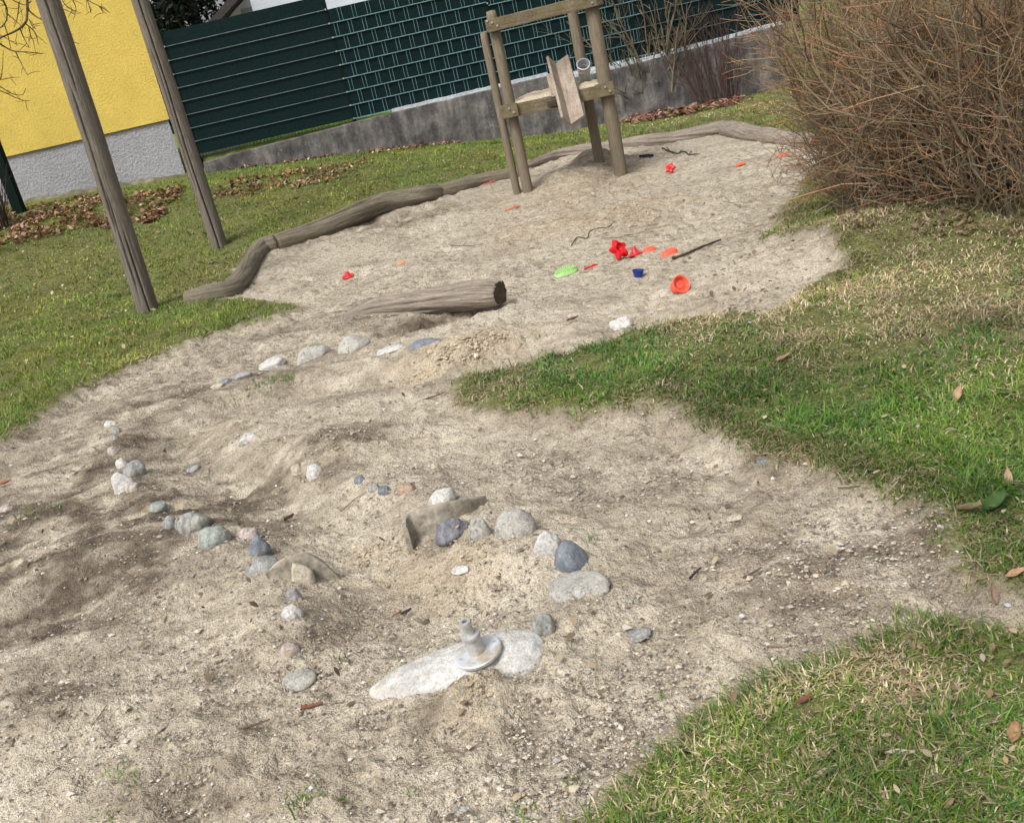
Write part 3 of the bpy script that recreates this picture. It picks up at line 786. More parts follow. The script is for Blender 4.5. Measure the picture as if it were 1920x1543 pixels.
leg_round(-.105, .075, .036, 1.46, 3.3); leg_round(Wd - .17, .70, .050, 1.66, 4.8)
top_beam = board("top_beam", SP(-.06, -.03, TOPB), SP(Wd + .07, -.03, TOPB + .01), .055, .105, M['timber_mossy'], st, wear=.004, seed=3)
board("side_beam", SP(Wd + .085, -.06, TOPB + .015), SP(Wd + .085, .80, TOPB + .015), .06, .115, M['endgrain'], st, wear=.003, seed=5)
board("front_beam", SP(-.04, -.012, PLAT - .045), SP(Wd + .04, -.012, PLAT - .045), .045, .105, M['timber_mossy'], st, wear=.004, seed=7)
board("rear_beam", SP(-.04, .79, PLAT - .06), SP(Wd + .04, .79, PLAT - .06), .045, .10, M['timber'], st, wear=.003, seed=8)
for k, x in enumerate((-.005, Wd + .005)):
    blk = board("bracket_block", SP(x - .085, -.052, PLAT - .035), SP(x + .075, -.052, PLAT - .035), .05, .115, M['timber_mossy'], st, wear=.004, seed=10 + k)
    for dx, dz in ((.0, .02), (.035, -.02)):
        bolt = lathe("bolt", [(0, .012), (.010, .010), (.012, 0), (.012, -.01)], BOLT, st, Matrix.Translation(Vector(SP(x + dx, -.078, PLAT - .035 + dz))) @ Matrix.Rotation(radians(90), 4, 'X'), 10); sub(bolt, blk)
for x, z in ((.0, TOPB + .02), (.04, TOPB - .015), (Wd - .03, TOPB + .03), (Wd + .02, TOPB - .01), (-.04, TOPB + .04)):
    bolt = lathe("bolt", [(0, .010), (.009, .008), (.011, 0), (.011, -.01)], BOLT, st, Matrix.Translation(Vector(SP(x, -.058, z))) @ Matrix.Rotation(radians(90), 4, 'X'), 10); sub(bolt, top_beam)
nb = 6
for k in range(nb):
    y = .03 + (k + .5) * .74 / nb
    board("deck_board", SP(.0, y, PLAT + .002), SP(Wd, y, PLAT + .002), .74 / nb - .008, .028, M['timber'], st, bev=.003)
# sand lying on the deck
nx, ny = 40, 26; v = []
for j in range(ny):
    for i in range(nx):
        u, w = i / (nx - 1), j / (ny - 1)
        edge = min(u, 1 - u, w, 1 - w)
        h = .016 + .03 * min(1, edge * 6) * (.6 + .7 * float(fbm(np.array([u * 5 + 2]), np.array([w * 4]))[0])) if edge > 0 else -.004
        p = SP(.03 + u * (Wd - .06), .02 + w * .72, PLAT + .014 + max(h, 0) if edge > 0 else PLAT + .010); v.append(tuple(p))
me = raw_mesh("deck_sand", np.array(v), np.array([(j * nx + i, j * nx + i + 1, (j + 1) * nx + i + 1, (j + 1) * nx + i) for j in range(ny - 1) for i in range(nx - 1)]), True)
link("deck_sand", me, M['sandpile'], st)
# V chute: two planks meeting in a valley line, leaning towards the viewer
top_v = on_y(1041, 122, fl[1] + .26); bot_v = on_y(1070, 236, fl[1] - .46)
axis = bot_v - top_v; Lc = np.linalg.norm(axis); axis /= Lc
side = np.cross(axis, [0, 1, 0.0]); side = cR - axis * (cR @ axis); side /= np.linalg.norm(side)
nrm = np.cross(side, axis); nrm = nrm if nrm[1] < 0 else -nrm        # towards the viewer
for s, ang, w in ((-1, 50, .125), (1, 38, .15)):
    dirp = side * s * cos(radians(ang)) + nrm * sin(radians(ang)); dirp /= np.linalg.norm(dirp)
    pn = np.cross(dirp, axis); pn = pn / np.linalg.norm(pn)
    c0 = top_v + dirp * w / 2; c1 = bot_v + dirp * w / 2
    board("chute_plank", c0, c1, w, .026, M['chute'], st, up=pn, bev=.004, wear=.0015, seed=20 + s)
board("chute_support", on_y(1030, 140, fl[1] + .10), on_y(1041, 182, fl[1] - .10), .02, .06, M['chute'], st, up=tuple(ex), bev=.003)
board("chute_bracket", SP(.40, -.03, PLAT - .03), SP(.40, -.12, PLAT - .05), .12, .05, M['endgrain'], st, bev=.003)
# plastic pipe
pt = on_y(1093, 107, fl[1] + .22); pb = on_y(1098, 158, fl[1] + .34)
axp = Vector(pt - pb).normalized(); Lp = float(np.linalg.norm(pt - pb))
q = axp.to_track_quat('Z', 'Y').to_matrix().to_4x4()
tilt = Matrix.Rotation(radians(24), 4, Vector(cR))
pm = Matrix.Translation(Vector(pb)) @ tilt @ q
pipe = lathe("pipe", [(.048, -.08), (.054, -.08), (.054, Lp - .075), (.062, Lp - .065), (.064, Lp - .05), (.061, Lp - .045), (.061, Lp), (.0635, Lp + .002), (.0635, Lp + .012), (.056, Lp + .014), (.055, Lp - .06), (.049, Lp - .07), (.048, -.08)], PIPE, st, pm, 40)
sub(lathe("pipe_clamp", [(.0545, .03), (.058, .03), (.058, .055), (.0545, .055)], BOLT, st, pm, 32), pipe)

# ================================================================== STONES
def mat_stone(name, c, dark, vein=None, sandy=.25, vs=28):
    mt, nt, b = mat_new(name); v = coords(nt, 'Generated'); vo = coords(nt)
    n1 = noise(nt, vo, vs * 2.2, 6, .72); n2 = noise(nt, vo, vs * .6, 4, .6)
    cc = ramp(nt, mth(nt, 'ADD', mth(nt, 'MULTIPLY', n1, .6), mth(nt, 'MULTIPLY', n2, .4)), [(.34, dark), (.46, tuple(.75 * x for x in c)), (.56, c), (.72, tuple(min(.8, 1.2 * x) for x in c))])
    if vein:
        w = nt.nodes.new('ShaderNodeTexWave'); w.inputs['Scale'].default_value = 9; w.inputs['Distortion'].default_value = 9; w.inputs['Detail'].default_value = 4
        nt.links.new(vo, w.inputs['Vector'])
        cc = mixc(nt, mth(nt, 'MULTIPLY', ramp(nt, w.outputs['Fac'], [(.72, (0, 0, 0)), (.95, (1, 1, 1))]), .45), cc, vein)
    # dry sand caught on the stone
    k = ramp(nt, noise(nt, vo, vs * .9, 6, .75), [(.50, (0, 0, 0)), (.66, (1, 1, 1))])
    cc = mixc(nt, mth(nt, 'MULTIPLY', k, sandy), cc, (.42, .355, .265))
    nt.links.new(cc, b.inputs['Base Color']); b.inputs['Roughness'].default_value = .85; b.inputs['Specular IOR Level'].default_value = .25
    n6 = noise(nt, vo, 160, 4, .75)
    cc2 = mixc(nt, .6, cc, ramp(nt, n6, [(.34, (.45, .44, .42)), (.5, (1, 1, 1)), (.68, (1.3, 1.3, 1.3))]), 'MULTIPLY'); nt.links.new(cc2, b.inputs['Base Color'])
    bump(nt, b, mth(nt, 'ADD', n1, mth(nt, 'MULTIPLY', n6, .5)), .9, .008); return mt
SM = {
    'white': mat_stone("white_limestone", (.68, .66, .63), (.34, .31, .27), None, .25),
    'speck': mat_stone("speckled_granite", (.50, .485, .445), (.11, .10, .085), None, .40, 45),
    'blue': mat_stone("blue_grey_stone", (.235, .265, .305), (.125, .14, .16), None, .16),
    'bluep': mat_stone("blue_stone_with_sand", (.20, .21, .245), (.11, .11, .13), (.34, .32, .31), .45),
    'grey': mat_stone("grey_stone", (.37, .37, .365), (.17, .165, .16), None, .3),
    'green': mat_stone("green_grey_stone", (.36, .39, .36), (.20, .215, .195), (.48, .49, .46), .22),
    'pink': mat_stone("pinkish_stone", (.52, .44, .40), (.27, .215, .19), (.62, .58, .54), .3),
    'cream': mat_stone("cream_stone", (.57, .51, .41), (.27, .20, .13), None, .4),
    'streak': mat_stone("dark_streaked_stone", (.42, .42, .39), (.13, .13, .12), (.10, .10, .095), .35),
    'tan': mat_stone("tan_stone", (.47, .34, .25), (.29, .20, .14), None, .4),
}
_ico = {}
def ico(sub):
    if sub not in _ico:
        bm = bmesh.new(); bmesh.ops.create_icosphere(bm, subdivisions=sub, radius=1)
        v = np.array([x.co[:] for x in bm.verts]); f = np.array([[q.index for q in x.verts] for x in bm.faces]); bm.free(); _ico[sub] = (v, f)
    return _ico[sub]
def n3(v, s, seed): return (gnoise(v[:, 0] * s + seed, v[:, 1] * s + seed * 1.3) + gnoise(v[:, 1] * s - seed, v[:, 2] * s + 2.1 * seed) + gnoise(v[:, 2] * s + .7 * seed, v[:, 0] * s - seed)) / 1.7
def stone_mesh(seed, a, b, c, rough=.22, facet=.0, sub=4):
    v, f = ico(sub); v = v.copy()
    rs = np.random.default_rng(int(seed * 100))
    r = 1 + rough * n3(v, 1.1, seed) + rough * .45 * n3(v, 2.6, seed + 5) + rough * .26 * n3(v, 7, seed + 9)
    v = v * r[:, None]
    for k in range(int(5 + facet * 8)):                     # worn flats
        d = rs.normal(0, 1, 3); d /= np.linalg.norm(d); lim = rs.uniform(.68, .95) - facet * .22
        h = v @ d; v -= np.maximum(h - lim, 0)[:, None] * d[None] * (.55 + .4 * facet)
    ext = np.abs(v).max(0); v = v / ext
    return raw_mesh("stone", v * np.array([a, b, c]), f, True)
def stone(x0, y0, x1, y1, mat, label, seed, yaw=0.0, facet=.1, depth=None, rough=.22, name="stone", cat="stone"):
    w, h = x1 - x0, y1 - y0
    cx = (x0 + x1) / 2
    guess = G(cx, y0 + h * .62); k = ppm(guess)
    dv = guess - cC; th = math.asin(-dv[2] / np.linalg.norm(dv))
    a_ = w / 2 / k * 1.03
    hh = max(6, h - .05 * w) / k                        # the roll of the camera lengthens the box
    B = min((depth or .8) * a_ * sin(th), (.485 if (depth or 0) > 1 else .45) * hh); T = hh - B
    b_ = B / sin(th); c_ = sqrt(max(T * T - B * B, (.25 * T) ** 2)) / cos(th)
    c_ *= .92; p = G(cx, y1 - B * k - .02 * w)
    o = link(name, stone_mesh(seed, a_, b_, c_, rough, facet), SM[mat])
    o.location = (p[0], p[1], p[2] - .02 * c_); o.rotation_euler = (0, radians(random.uniform(-5, 5)), radians(yaw))
    tag(o, label, cat, "stones along the water channel and basin"); return o
GR = [
    (800, 910, 858, 952, 'white', "mottled white stone behind the curved edging plate at the basin", 0, .3),
    (808, 964, 882, 1016, 'bluep', "blue stone crusted with sand inside the right edging plate", 0, .3),
    (878, 964, 924, 1012, 'speck', "flat sandy speckled stone between the blue crusted stone and the large round one", 0, .3),
    (925, 946, 1006, 1014, 'speck', "largest rounded speckled stone on the basin rim", 0, .0),
    (997, 990, 1052, 1040, 'white', "white stone with dark specks left of the upright blue stone", 10, .3),
    (1040, 1006, 1105, 1072, 'blue', "smooth blue-grey stone leaning on the right basin rim", 25, .0),
    (1030, 1060, 1134, 1140, 'speck', "long flat speckled grey slab on the right basin rim", 38, .5),
    (992, 1140, 1046, 1196, 'streak', "thin dark-streaked stone sliver next to the pump boulder", 45, .4),
    (546, 1044, 592, 1098, 'cream', "upright cream stone leaning on the left edging plate", -10, .3),
    (536, 1098, 567, 1128, 'grey', "small layered grey stone below the cream stone", 0, .6),
    (528, 1127, 568, 1161, 'white', "knobbly white stone left of the basin", 15, .3),
    (525, 1202, 562, 1230, 'pink', "small pinkish stone above the round pale one left of the basin", 0, .1),
    (527, 1252, 594, 1292, 'speck', "round pale speckled stone nearest the viewer left of the basin", 0, .05),
    (461, 1038, 522, 1074, 'grey', "grey speckled oval stone at the left end of the left edging plate", 0, .0),
    (494, 1057, 537, 1080, 'blue', "low blue-grey stone tucked against the left edging plate", 0, .1),
    (465, 998, 510, 1046, 'blue', "dark blue-grey upright stone in the left row", -20, .05),
    (443, 986, 484, 1012, 'pink', "pinkish white stone touching the dark blue upright stone", 0, .1),
    (369, 980, 432, 1023, 'green', "greenish smooth stone in the left row", 10, .0),
    (327, 949, 397, 998, 'streak', "white stone with black streaks in the left row", 5, .2),
    (307, 962, 335, 991, 'grey', "small grey stone left of the black-streaked white stone", 0, .1),
    (279, 937, 314, 959, 'green', "small greenish stone alone between the white cluster and the streaked stone", 0, .1),
    (224, 858, 274, 892, 'grey', "flat pale grey stone at the back of the white cluster", -25, .4),
    (213, 876, 262, 920, 'white', "pointed white stone in front of the white cluster", 20, .5),
    (216, 856, 241, 876, 'white', "small white stone topmost of the white cluster", 0, .3),
    (234, 900, 262, 921, 'pink', "small pinkish stone lowest of the white cluster", 0, .2),
    (196, 785, 222, 802, 'white', "small white stone topmost of the short row beside the left lawn", 0, .1),
    (210, 800, 228, 813, 'grey', "tiny grey stone second of the short row beside the left lawn", 0, .1),
    (207, 813, 223, 826, 'grey', "tiny pale stone third of the short row beside the left lawn", 0, .1),
    (201, 833, 224, 851, 'pink', "pinkish brown stone lowest of the short row beside the left lawn", 0, .1),
    (443, 808, 486, 828, 'white', "thin white flake lying flat in the sand channel", 20, .5),
    (348, 870, 376, 885, 'grey', "faint grey stone sunk in the channel right of the white cluster", 0, .3),
    (545, 868, 568, 886, 'cream', "small cream pebble left of the pale oval in the channel", 0, .1),
    (574, 866, 607, 894, 'white', "pale oval stone standing on edge in the channel", 35, .0),
    (662, 889, 686, 907, 'blue', "small round bluish stone right of the pale oval", 0, .0),
    (690, 905, 712, 922, 'grey', "grey pebble touching a blue pebble behind the basin", 0, .0),
    (708, 906, 732, 926, 'blue', "blue pebble touching a grey pebble behind the basin", 0, .0),
    (744, 902, 780, 925, 'tan', "flat tan stone sunk in sand behind the basin", 0, .3),
    (394, 716, 423, 728, 'cream', "small beige stone at the left end of the far stone row", 0, .0),
    (413, 707, 437, 720, 'blue', "small blue-grey stone second in the far stone row", 0, .0),
    (436, 693, 475, 711, 'grey', "grey-beige stone third in the far stone row", 10, .2),
    (482, 667, 542, 693, 'white', "flat white stone in the far stone row", 10, .3),
    (551, 644, 622, 676, 'speck', "pale speckled wedge stone in the far stone row left of the round boulder", 8, .4),
    (632, 622, 695, 660, 'speck', "round boulder standing highest in the far stone row", 0, .1),
    (702, 647, 757, 665, 'white', "low whitish stone right of the round boulder", 5, .3),
    (764, 631, 831, 657, 'blue', "long blue-grey stone at the right end of the far stone row", 10, .0),
    (1138, 592, 1188, 618, 'white', "whitish stone at the tip of the grass by the sandpit", 5, .5),
    (1179, 1174, 1226, 1199, 'grey', "flat whitish stone alone on the sand right of the pump", 10, .4),
    (846, 1056, 886, 1075, 'white', "thin white shard lying on the basin floor", 0, .6),
    (1418, 857, 1443, 869, 'blue', "small grey flat stone near the overhanging grass edge", 10, .4),
    (1362, 962, 1396, 976, 'cream', "pale flat clod on the sand to the right of the basin", 8, .5),
    (-4, 944, 27, 960, 'pink', "flat pinkish grey stone at the left picture edge", 0, .3),
    (465, 822, 0, 0, None, None, 0, 0)]
for i, (x0, y0, x1, y1, mt_, lb, yw, fct) in enumerate(GR[:-1]):
    stone(x0, y0, x1, y1, mt_, lb, 3.17 + i * 1.713, yw, fct, rough=.10 if any(k in lb for k in ('round', 'oval', 'smooth')) else .22, depth=1.7 if 'slab' in lb else (.9 if fct < .35 else .7))

# long boulder carrying the water outlet
A = G(692, 1318); B = G(1026, 1228)
mid = (A + B) / 2; Lb = np.linalg.norm(B - A)
v, f = ico(5); v = v.copy()
v = np.sign(v) * np.abs(v) ** np.array([.80, .9, .9])
v *= (1 + .07 * n3(v, 1.2, 4.4) + .04 * n3(v, 2.8, 8.1) + .012 * n3(v, 9, 1.2))[:, None]
v[:, 1] *= 1 + .22 * v[:, 0]; v[:, 2] *= 1 + .16 * v[:, 0]
v = v / np.abs(v).max(0) * np.array([Lb / 2 * 1.03, .088, .060])
bo = link("boulder", raw_mesh("boulder", v, f, True), mat_stone("pale_boulder", (.66, .65, .625), (.38, .36, .32), None, .5, 16))
bo.location = (mid[0] + .004, mid[1] + .035, mid[2] - .010); bo.rotation_euler = (radians(4), radians(-1.5), math.atan2(B[1] - A[1], B[0] - A[0]))
tag(bo, "long pale boulder carrying the metal water outlet", "boulder")

METAL = mat_plain("dull_galvanised_steel", (.50, .50, .49), .45, .55, .5, .25, 60, .1, .002, ((.40, .345, .265), .50))
METAL2 = mat_plain("pale_flange_steel", (.58, .60, .63), .45, .35, .5, .15, 40, 0, .002, ((.42, .36, .28), .47))
HOLE = mat_plain("dark_bore", (.01, .009, .008), .9)
bpy.context.view_layer.update()
_bv = np.array([(bo.matrix_world @ q.co)[:] for q in bo.data.vertices])
for _Y in np.linspace(mid[1] + .12, mid[1] - .12, 400):          # where the outlet's sight line first clears the boulder's back
    of = on_y(896, 1222, _Y); _n = _bv[np.hypot(_bv[:, 0] - of[0], _bv[:, 1] - of[1]) < .03]
    if len(_n) and of[2] > _n[:, 2].max() + .001: break
wo_ = empty("water_outlet", tuple(of)); tag(wo_, "metal water outlet stub with a round bolted flange on the pale boulder", "pipe")
om = Matrix.Translation(Vector(of)) @ Matrix.Rotation(radians(-7), 4, 'Y') @ Matrix.Rotation(radians(4), 4, 'X')
fl_ = lathe("flange", [(0, .004), (.0545, .004), (.057, .002), (.057, -.004), (.0545, -.006), (0, -.006)], METAL2, wo_, om, 56)
lathe("stub", [(.0, .002), (.0200, .002), (.0200, .044), (.0222, .0445), (.0230, .046), (.0230, .053), (.0222, .0545), (.011, .0545)], METAL, wo_, om, 40)
nz = lathe("nozzle", [(.0122, .053), (.0122, .078), (.0138, .0785), (.0142, .080), (.0142, .089), (.0134, .0905), (.0068, .0905), (.0066, .07)], METAL, wo_, om, 36)
bore = lathe("bore", [(0, .0705), (.0073, .0705)], HOLE, wo_, om, 20); sub(bore, nz)
for k in range(6):
    a_ = radians(15 + 60 * k)
    bh = lathe("bolt_hole", [(0, .0047), (.0042, .0047), (.0046, .0042)], METAL, wo_, om @ Matrix.Translation((.0435 * cos(a_), .0435 * sin(a_), 0)), 12); sub(bh, fl_)

# curved edging plates of the basin outlet
M['plate'] = mat_plain("sandy_concrete_plate", (.30, .27, .22), .95, 0, .15, .45, 45, .8, .006, ((.37, .31, .23), .55))
def plate(base, tops, label, thick=.008, seed=0):
    n = 48
    bp = resample(np.array([G(*p) for p in base]), n)
    # heights: top pixel straight above each base point
    hs = []
    for (bx, by), (tx, ty) in zip(base, tops):
        p = G(bx, by); hs.append(max(.0, (by - ty) / ppm(p) / .86))
    hv = np.interp(np.linspace(0, 1, n), np.linspace(0, 1, len(hs)), hs)
    k = np.ones(5) / 5; hv = np.convolve(np.pad(hv, 2, 'edge'), k, 'valid')
    T = np.gradient(bp[:, :2], axis=0); T /= np.linalg.norm(T, axis=1)[:, None]; N = np.stack([-T[:, 1], T[:, 0]], -1)
    V = []
    rowz = [-.06, .0, .4, .8, .96, 1.0]; prof = []
    for side in (-1, 1):
        pass
    ring = []
    for r_, off in [(-.05, -1), (.3, -1), (.7, -1), (.93, -1), (1.0, -.65), (1.0, .65), (.93, 1), (.7, 1), (.3, 1), (-.05, 1)]:
        z = bp[:, 2] + np.where(r_ < 0, -.06, hv * r_) + .0015 * gnoise(np.arange(n) * .6 + seed, np.full(n, r_ * 4.0))
        xy = bp[:, :2] + N * off * thick * (1 + .15 * gnoise(np.arange(n) * .4 + seed, np.full(n, off))[:, None])
        ring.append(np.column_stack([xy, z]))
    R_ = np.stack(ring, 1); m_ = R_.shape[1]
    V = R_.reshape(-1, 3)
    F = [(i * m_ + j, i * m_ + (j + 1), (i + 1) * m_ + (j + 1), (i + 1) * m_ + j) for i in range(n - 1) for j in range(m_ - 1)]
    F += [tuple(range(m_))[::-1], tuple((n - 1) * m_ + j for j in range(m_))]
    me = bpy.data.meshes.new("edging_plate"); me.from_pydata(V.tolist(), [], F); me.update()
    bm = bmesh.new(); bm.from_mesh(me); bmesh.ops.recalc_face_normals(bm, faces=bm.faces[:]); bm.to_mesh(me); bm.free()
    me.polygons.foreach_set('use_smooth', np.ones(len(me.polygons), bool))
    try: me.set_sharp_from_angle(angle=radians(50))
    except Exception: pass
    o = link("edging_plate", me, M['plate']); tag(o, label, "edging", "edging plates of the basin outlet")
plate([(501, 1080), (530, 1078), (560, 1080), (588, 1082), (614, 1084), (637, 1084)], [(500, 1074), (530, 1052), (556, 1041), (584, 1035), (610, 1050), (635, 1080)], "arched edging plate left of the basin outlet", seed=2)
plate([(772, 1038), (772, 1026), (779, 1012), (800, 1000), (835, 985), (872, 964), (910, 940)], [(770, 990), (772, 976), (780, 966), (800, 955), (835, 945), (872, 937), (910, 930)], "curved edging plate right of the basin outlet with a squared end", seed=5)

# ================================================================== TOYS
def toymat(name, c, rough=.38): return mat_plain(name, c, rough, 0, .45, .18, 60, 0, .002, None)
RED, ORG, ORG2, GRN, BLU, DRK = toymat("red_plastic", (.62, .012, .018)), toymat("orange_plastic", (.75, .14, .04)), toymat("coral_plastic", (.80, .12, .07)), toymat("green_plastic", (.27, .50, .16)), toymat("blue_plastic", (.015, .03, .20)), toymat("dark_blue_plastic", (.012, .018, .03))
AMB = toymat("amber_plastic", (.80, .26, .04))
def toy(name, px, py, label, lift=0.0):
    p = G(px, py); e = empty(name, (p[0], p[1], p[2] + lift)); tag(e, label, "toy", "plastic sand toys lying in the sandpit"); return e, Vector(e.location)
def star_mould(px, py, s, label, tilt, yaw, arms=5, roll=0, lift=.7):
    """open star-shaped sand mould: a rimmed star with a raised ring and stubby knobs"""
    e, o = toy("sand_mould", px, py, label, s * lift)
    mm = Matrix.Translation(o) @ Matrix.Rotation(radians(yaw), 4, 'Z') @ Matrix.Rotation(radians(tilt), 4, 'X') @ Matrix.Rotation(radians(roll), 4, 'Z')
    nseg = arms * 8; v = []; F = []
    prof = [(1.0, .0, 1), (1.02, .06, 1), (.93, .09, 1), (.86, .42, .9), (.60, .50, .6), (.50, .48, .2), (.47, .30, 0), (.0, .26, 0)]
    for r_, z_, st_ in prof:
        for j in range(nseg):
            a_ = 2 * pi * j / nseg; k = 1 - .36 * st_ * (.5 - .5 * cos(arms * a_)) ** .8
            v.append((s * r_ * k * cos(a_), s * r_ * k * sin(a_), s * z_))
    for i in range(len(prof) - 1):
        for j in range(nseg): F.append((i * nseg + j, i * nseg + (j + 1) % nseg, (i + 1) * nseg + (j + 1) % nseg, (i + 1) * nseg + j))
    me = bpy.data.meshes.new("mould_body"); me.from_pydata(v, [], F); me.update(); me.polygons.foreach_set('use_smooth', np.ones(len(F), bool)); me.materials.append(RED)
    try: me.set_sharp_from_angle(angle=radians(45))
    except Exception: pass
    ob = bpy.data.objects.new("mould_body", me); col.objects.link(ob); ob.parent = e; ob.matrix_local = Matrix.Translation(-o) @ mm
    sol = ob.modifiers.new("thickness", 'SOLIDIFY'); sol.thickness = s * .05
    for k in range(arms):
        a_ = 2 * pi * k / arms
        lathe("knob", [(0, .22 * s), (.09 * s, .20 * s), (.13 * s, .10 * s), (.14 * s, -.06 * s)], RED, e, mm @ Matrix.Translation((s * .86 * cos(a_), s * .86 * sin(a_), .07 * s)), 12)
    return e
star_mould(1161, 484, .070, "large red star mould standing tilted in the middle of the sandpit", 62, 35, 5, 20)
star_mould(1258, 324, .052, "red star mould alone at the back right of the play stand", 55, -20, 5, 0)
def funnel(px, py, r, h, label, mat, tilt=0, yaw=0, lift=0, rim=1.35):
    e, o = toy("toy_funnel", px, py, label, lift)
    mm = Matrix.Translation(o) @ Matrix.Rotation(radians(yaw), 4, 'Z') @ Matrix.Rotation(radians(tilt), 4, 'X')
    lathe("cone", [(r, .004), (r * .62, h * .35), (r * .40, h * .8), (r * .3, h), (0, h * 1.02)], mat, e, mm, 28)
    lathe("brim", [(r * .98, -.002), (r * rim, .0), (r * rim * 1.03, .006), (r * rim * .98, .009), (r * .94, .006)], mat, e, mm, 32)
    return e
funnel(653, 519, .036, .040, "small red hat-shaped mould beside the border log end", RED, 6, 0, 0, 1.32)
funnel(1192, 479, .036, .054, "red cone mould next to the large red star mould", RED, -12, 30, .002, 1.25)
def ribbed(px, py, L, W, H, label, mat, yaw=0, tilt=0, ribs=7, rollx=0):
    """flat shell-like mould: rounded oval body with raised ribs across it"""
    e, o = toy("ribbed_mould", px, py, label)
    mm = Matrix.Translation(o) @ Matrix.Rotation(radians(yaw), 4, 'Z') @ Matrix.Rotation(radians(tilt), 4, 'Y') @ Matrix.Rotation(radians(rollx), 4, 'X')
    nseg = 36; v = []; F = []
    prof = [(1.0, .0), (1.03, .18), (.97, .26), (.86, .75), (.72, .95), (.0, 1.0)]
    for r_, z_ in prof:
        for j in range(nseg):
            a_ = 2 * pi * j / nseg; cx, sy = cos(a_), sin(a_)
            v.append((L / 2 * r_ * np.sign(cx) * abs(cx) ** .8, W / 2 * r_ * np.sign(sy) * abs(sy) ** .8, H * z_))
    for i in range(len(prof) - 1):
        for j in range(nseg): F.append((i * nseg + j, i * nseg + (j + 1) % nseg, (i + 1) * nseg + (j + 1) % nseg, (i + 1) * nseg + j))
    me = bpy.data.meshes.new("mould_body"); me.from_pydata(v, [], F); me.update(); me.polygons.foreach_set('use_smooth', np.ones(len(F), bool)); me.materials.append(mat)
    ob = bpy.data.objects.new("mould_body", me); col.objects.link(ob); ob.parent = e; ob.matrix_local = Matrix.Translation(-o) @ mm
    for k in range(ribs):
        x = (-.38 + .76 * k / (ribs - 1)) * L; ww = W * .80 * sqrt(max(.05, 1 - (x / (L * .5)) ** 2))
        bm = bmesh.new(); bmesh.ops.create_cube(bm, size=1)
        for q in bm.verts: q.co = Vector((x + q.co.x * L * .045, q.co.y * ww, H * .98 + q.co.z * H * .36))
        bmesh.ops.bevel(bm, geom=bm.edges[:], offset=L * .008, segments=1, affect='EDGES')
        mr = bpy.data.meshes.new("rib"); bm.to_mesh(mr); bm.free(); mr.materials.append(mat)
        orb = bpy.data.objects.new("rib", mr); col.objects.link(orb); orb.parent = e; orb.matrix_local = Matrix.Translation(-o) @ mm
    return e
ribbed(1061, 512, .150, .085, .026, "light green ribbed oval mould half sunk in the sand", GRN, 4, -6, 10, 12)
ribbed(1217, 471, .085, .06, .020, "short coral ribbed mould behind the red cone mould", ORG2, 8, -8, 5, 14)
ribbed(1255, 476, .105, .06, .022, "coral ribbed mould beside the mossy stick", ORG2, 6, -9, 7, 24)
ribbed(752, 494, .062, .035, .010, "small amber plastic piece near the bleached loose log", AMB, 8, -4, 4, 4)
ribbed(1388, 309, .090, .05, .012, "flat orange plastic piece at the far right of the sandpit", ORG, 10, -3, 5, 4)
ribbed(1466, 293, .09, .06, .018, "red plastic piece half hidden by the big bush's left twigs", ORG2, 0, 0, 4, 8)
# blue cup with sand in it
e, o = toy("toy_cup", 1197, 519, "small dark blue cup filled with sand")
mm = Matrix.Translation(o) @ Matrix.Rotation(radians(7), 4, 'Y')
lathe("cup_wall", [(0, 0), (.024, 0), (.031, .034), (.0345, .035), (.0345, .039), (.030, .039), (.0235, .006), (0, .005)], BLU, e, mm, 32)
lathe("sand_filling", [(0, .025), (.017, .023), (.0275, .018)], mat_plain("pale_dust", (.46, .46, .52), .8, 0, .3, .3, 200), e, mm, 24)
# coral bucket lid standing tilted in the sand
e, o = toy("toy_bucket", 1281, 549, "coral red toy bucket lying on its side facing the viewer")
mm = Matrix.Translation(o + Vector((0, .02, .040))) @ Matrix.Rotation(radians(24), 4, 'Z') @ Matrix.Rotation(radians(64), 4, 'X') @ Matrix.Scale(.87, 4)
lathe("bucket_wall", [(.040, -.060), (.047, -.004), (.053, -.002), (.055, .002), (.053, .006), (.046, .004), (.040, -.020)], ORG2, e, mm, 40)
lathe("bucket_floor", [(.0405, -.021), (.024, -.019), (.020, -.012), (.012, -.012), (.009, -.018), (0, -.018)], ORG2, e, mm, 32)
# toy spade pieces
def spade(px, py, L, label, mat, yaw, blade=True):
    e, o = toy("toy_spade", px, py, label, .006)
    mm = Matrix.Translation(o) @ Matrix.Rotation(radians(yaw), 4, 'Z')
    v, q, c = tube_arrays([(np.array([(-L / 2, 0, 0), (-L * .1, 0, .004), (L * .15, 0, .006)]), [.006, .0055, .006], (1, 1, 1), (1, 1, 1))], 8)
    me = raw_mesh("handle", v, q, True); me.materials.append(mat); oh = bpy.data.objects.new("handle", me); col.objects.link(oh); oh.parent = e; oh.matrix_local = Matrix.Translation(-o) @ mm
    n = 9; v = []
    for i in range(n):
        t_ = i / (n - 1); x = L * (.12 + .42 * t_); w = L * .13 * (sin(pi * min(1, t_ * .75 + .22))) ** .6
        for j in range(7):
            u = j / 6 * 2 - 1; v.append((x, u * w, .003 + .012 * u * u * (1 - .5 * t_)))
    me = raw_mesh("blade", np.array(v), np.array([(i * 7 + j, i * 7 + j + 1, (i + 1) * 7 + j + 1, (i + 1) * 7 + j) for i in range(n - 1) for j in range(6)]), True)
    me.materials.append(mat); ob = bpy.data.objects.new("blade", me); col.objects.link(ob); ob.parent = e; ob.matrix_local = Matrix.Translation(-o) @ mm
    ob.modifiers.new("thickness", 'SOLIDIFY').thickness = .003
spade(1108, 503, .085, "small red spade buried beside the green ribbed mould", RED, 0)
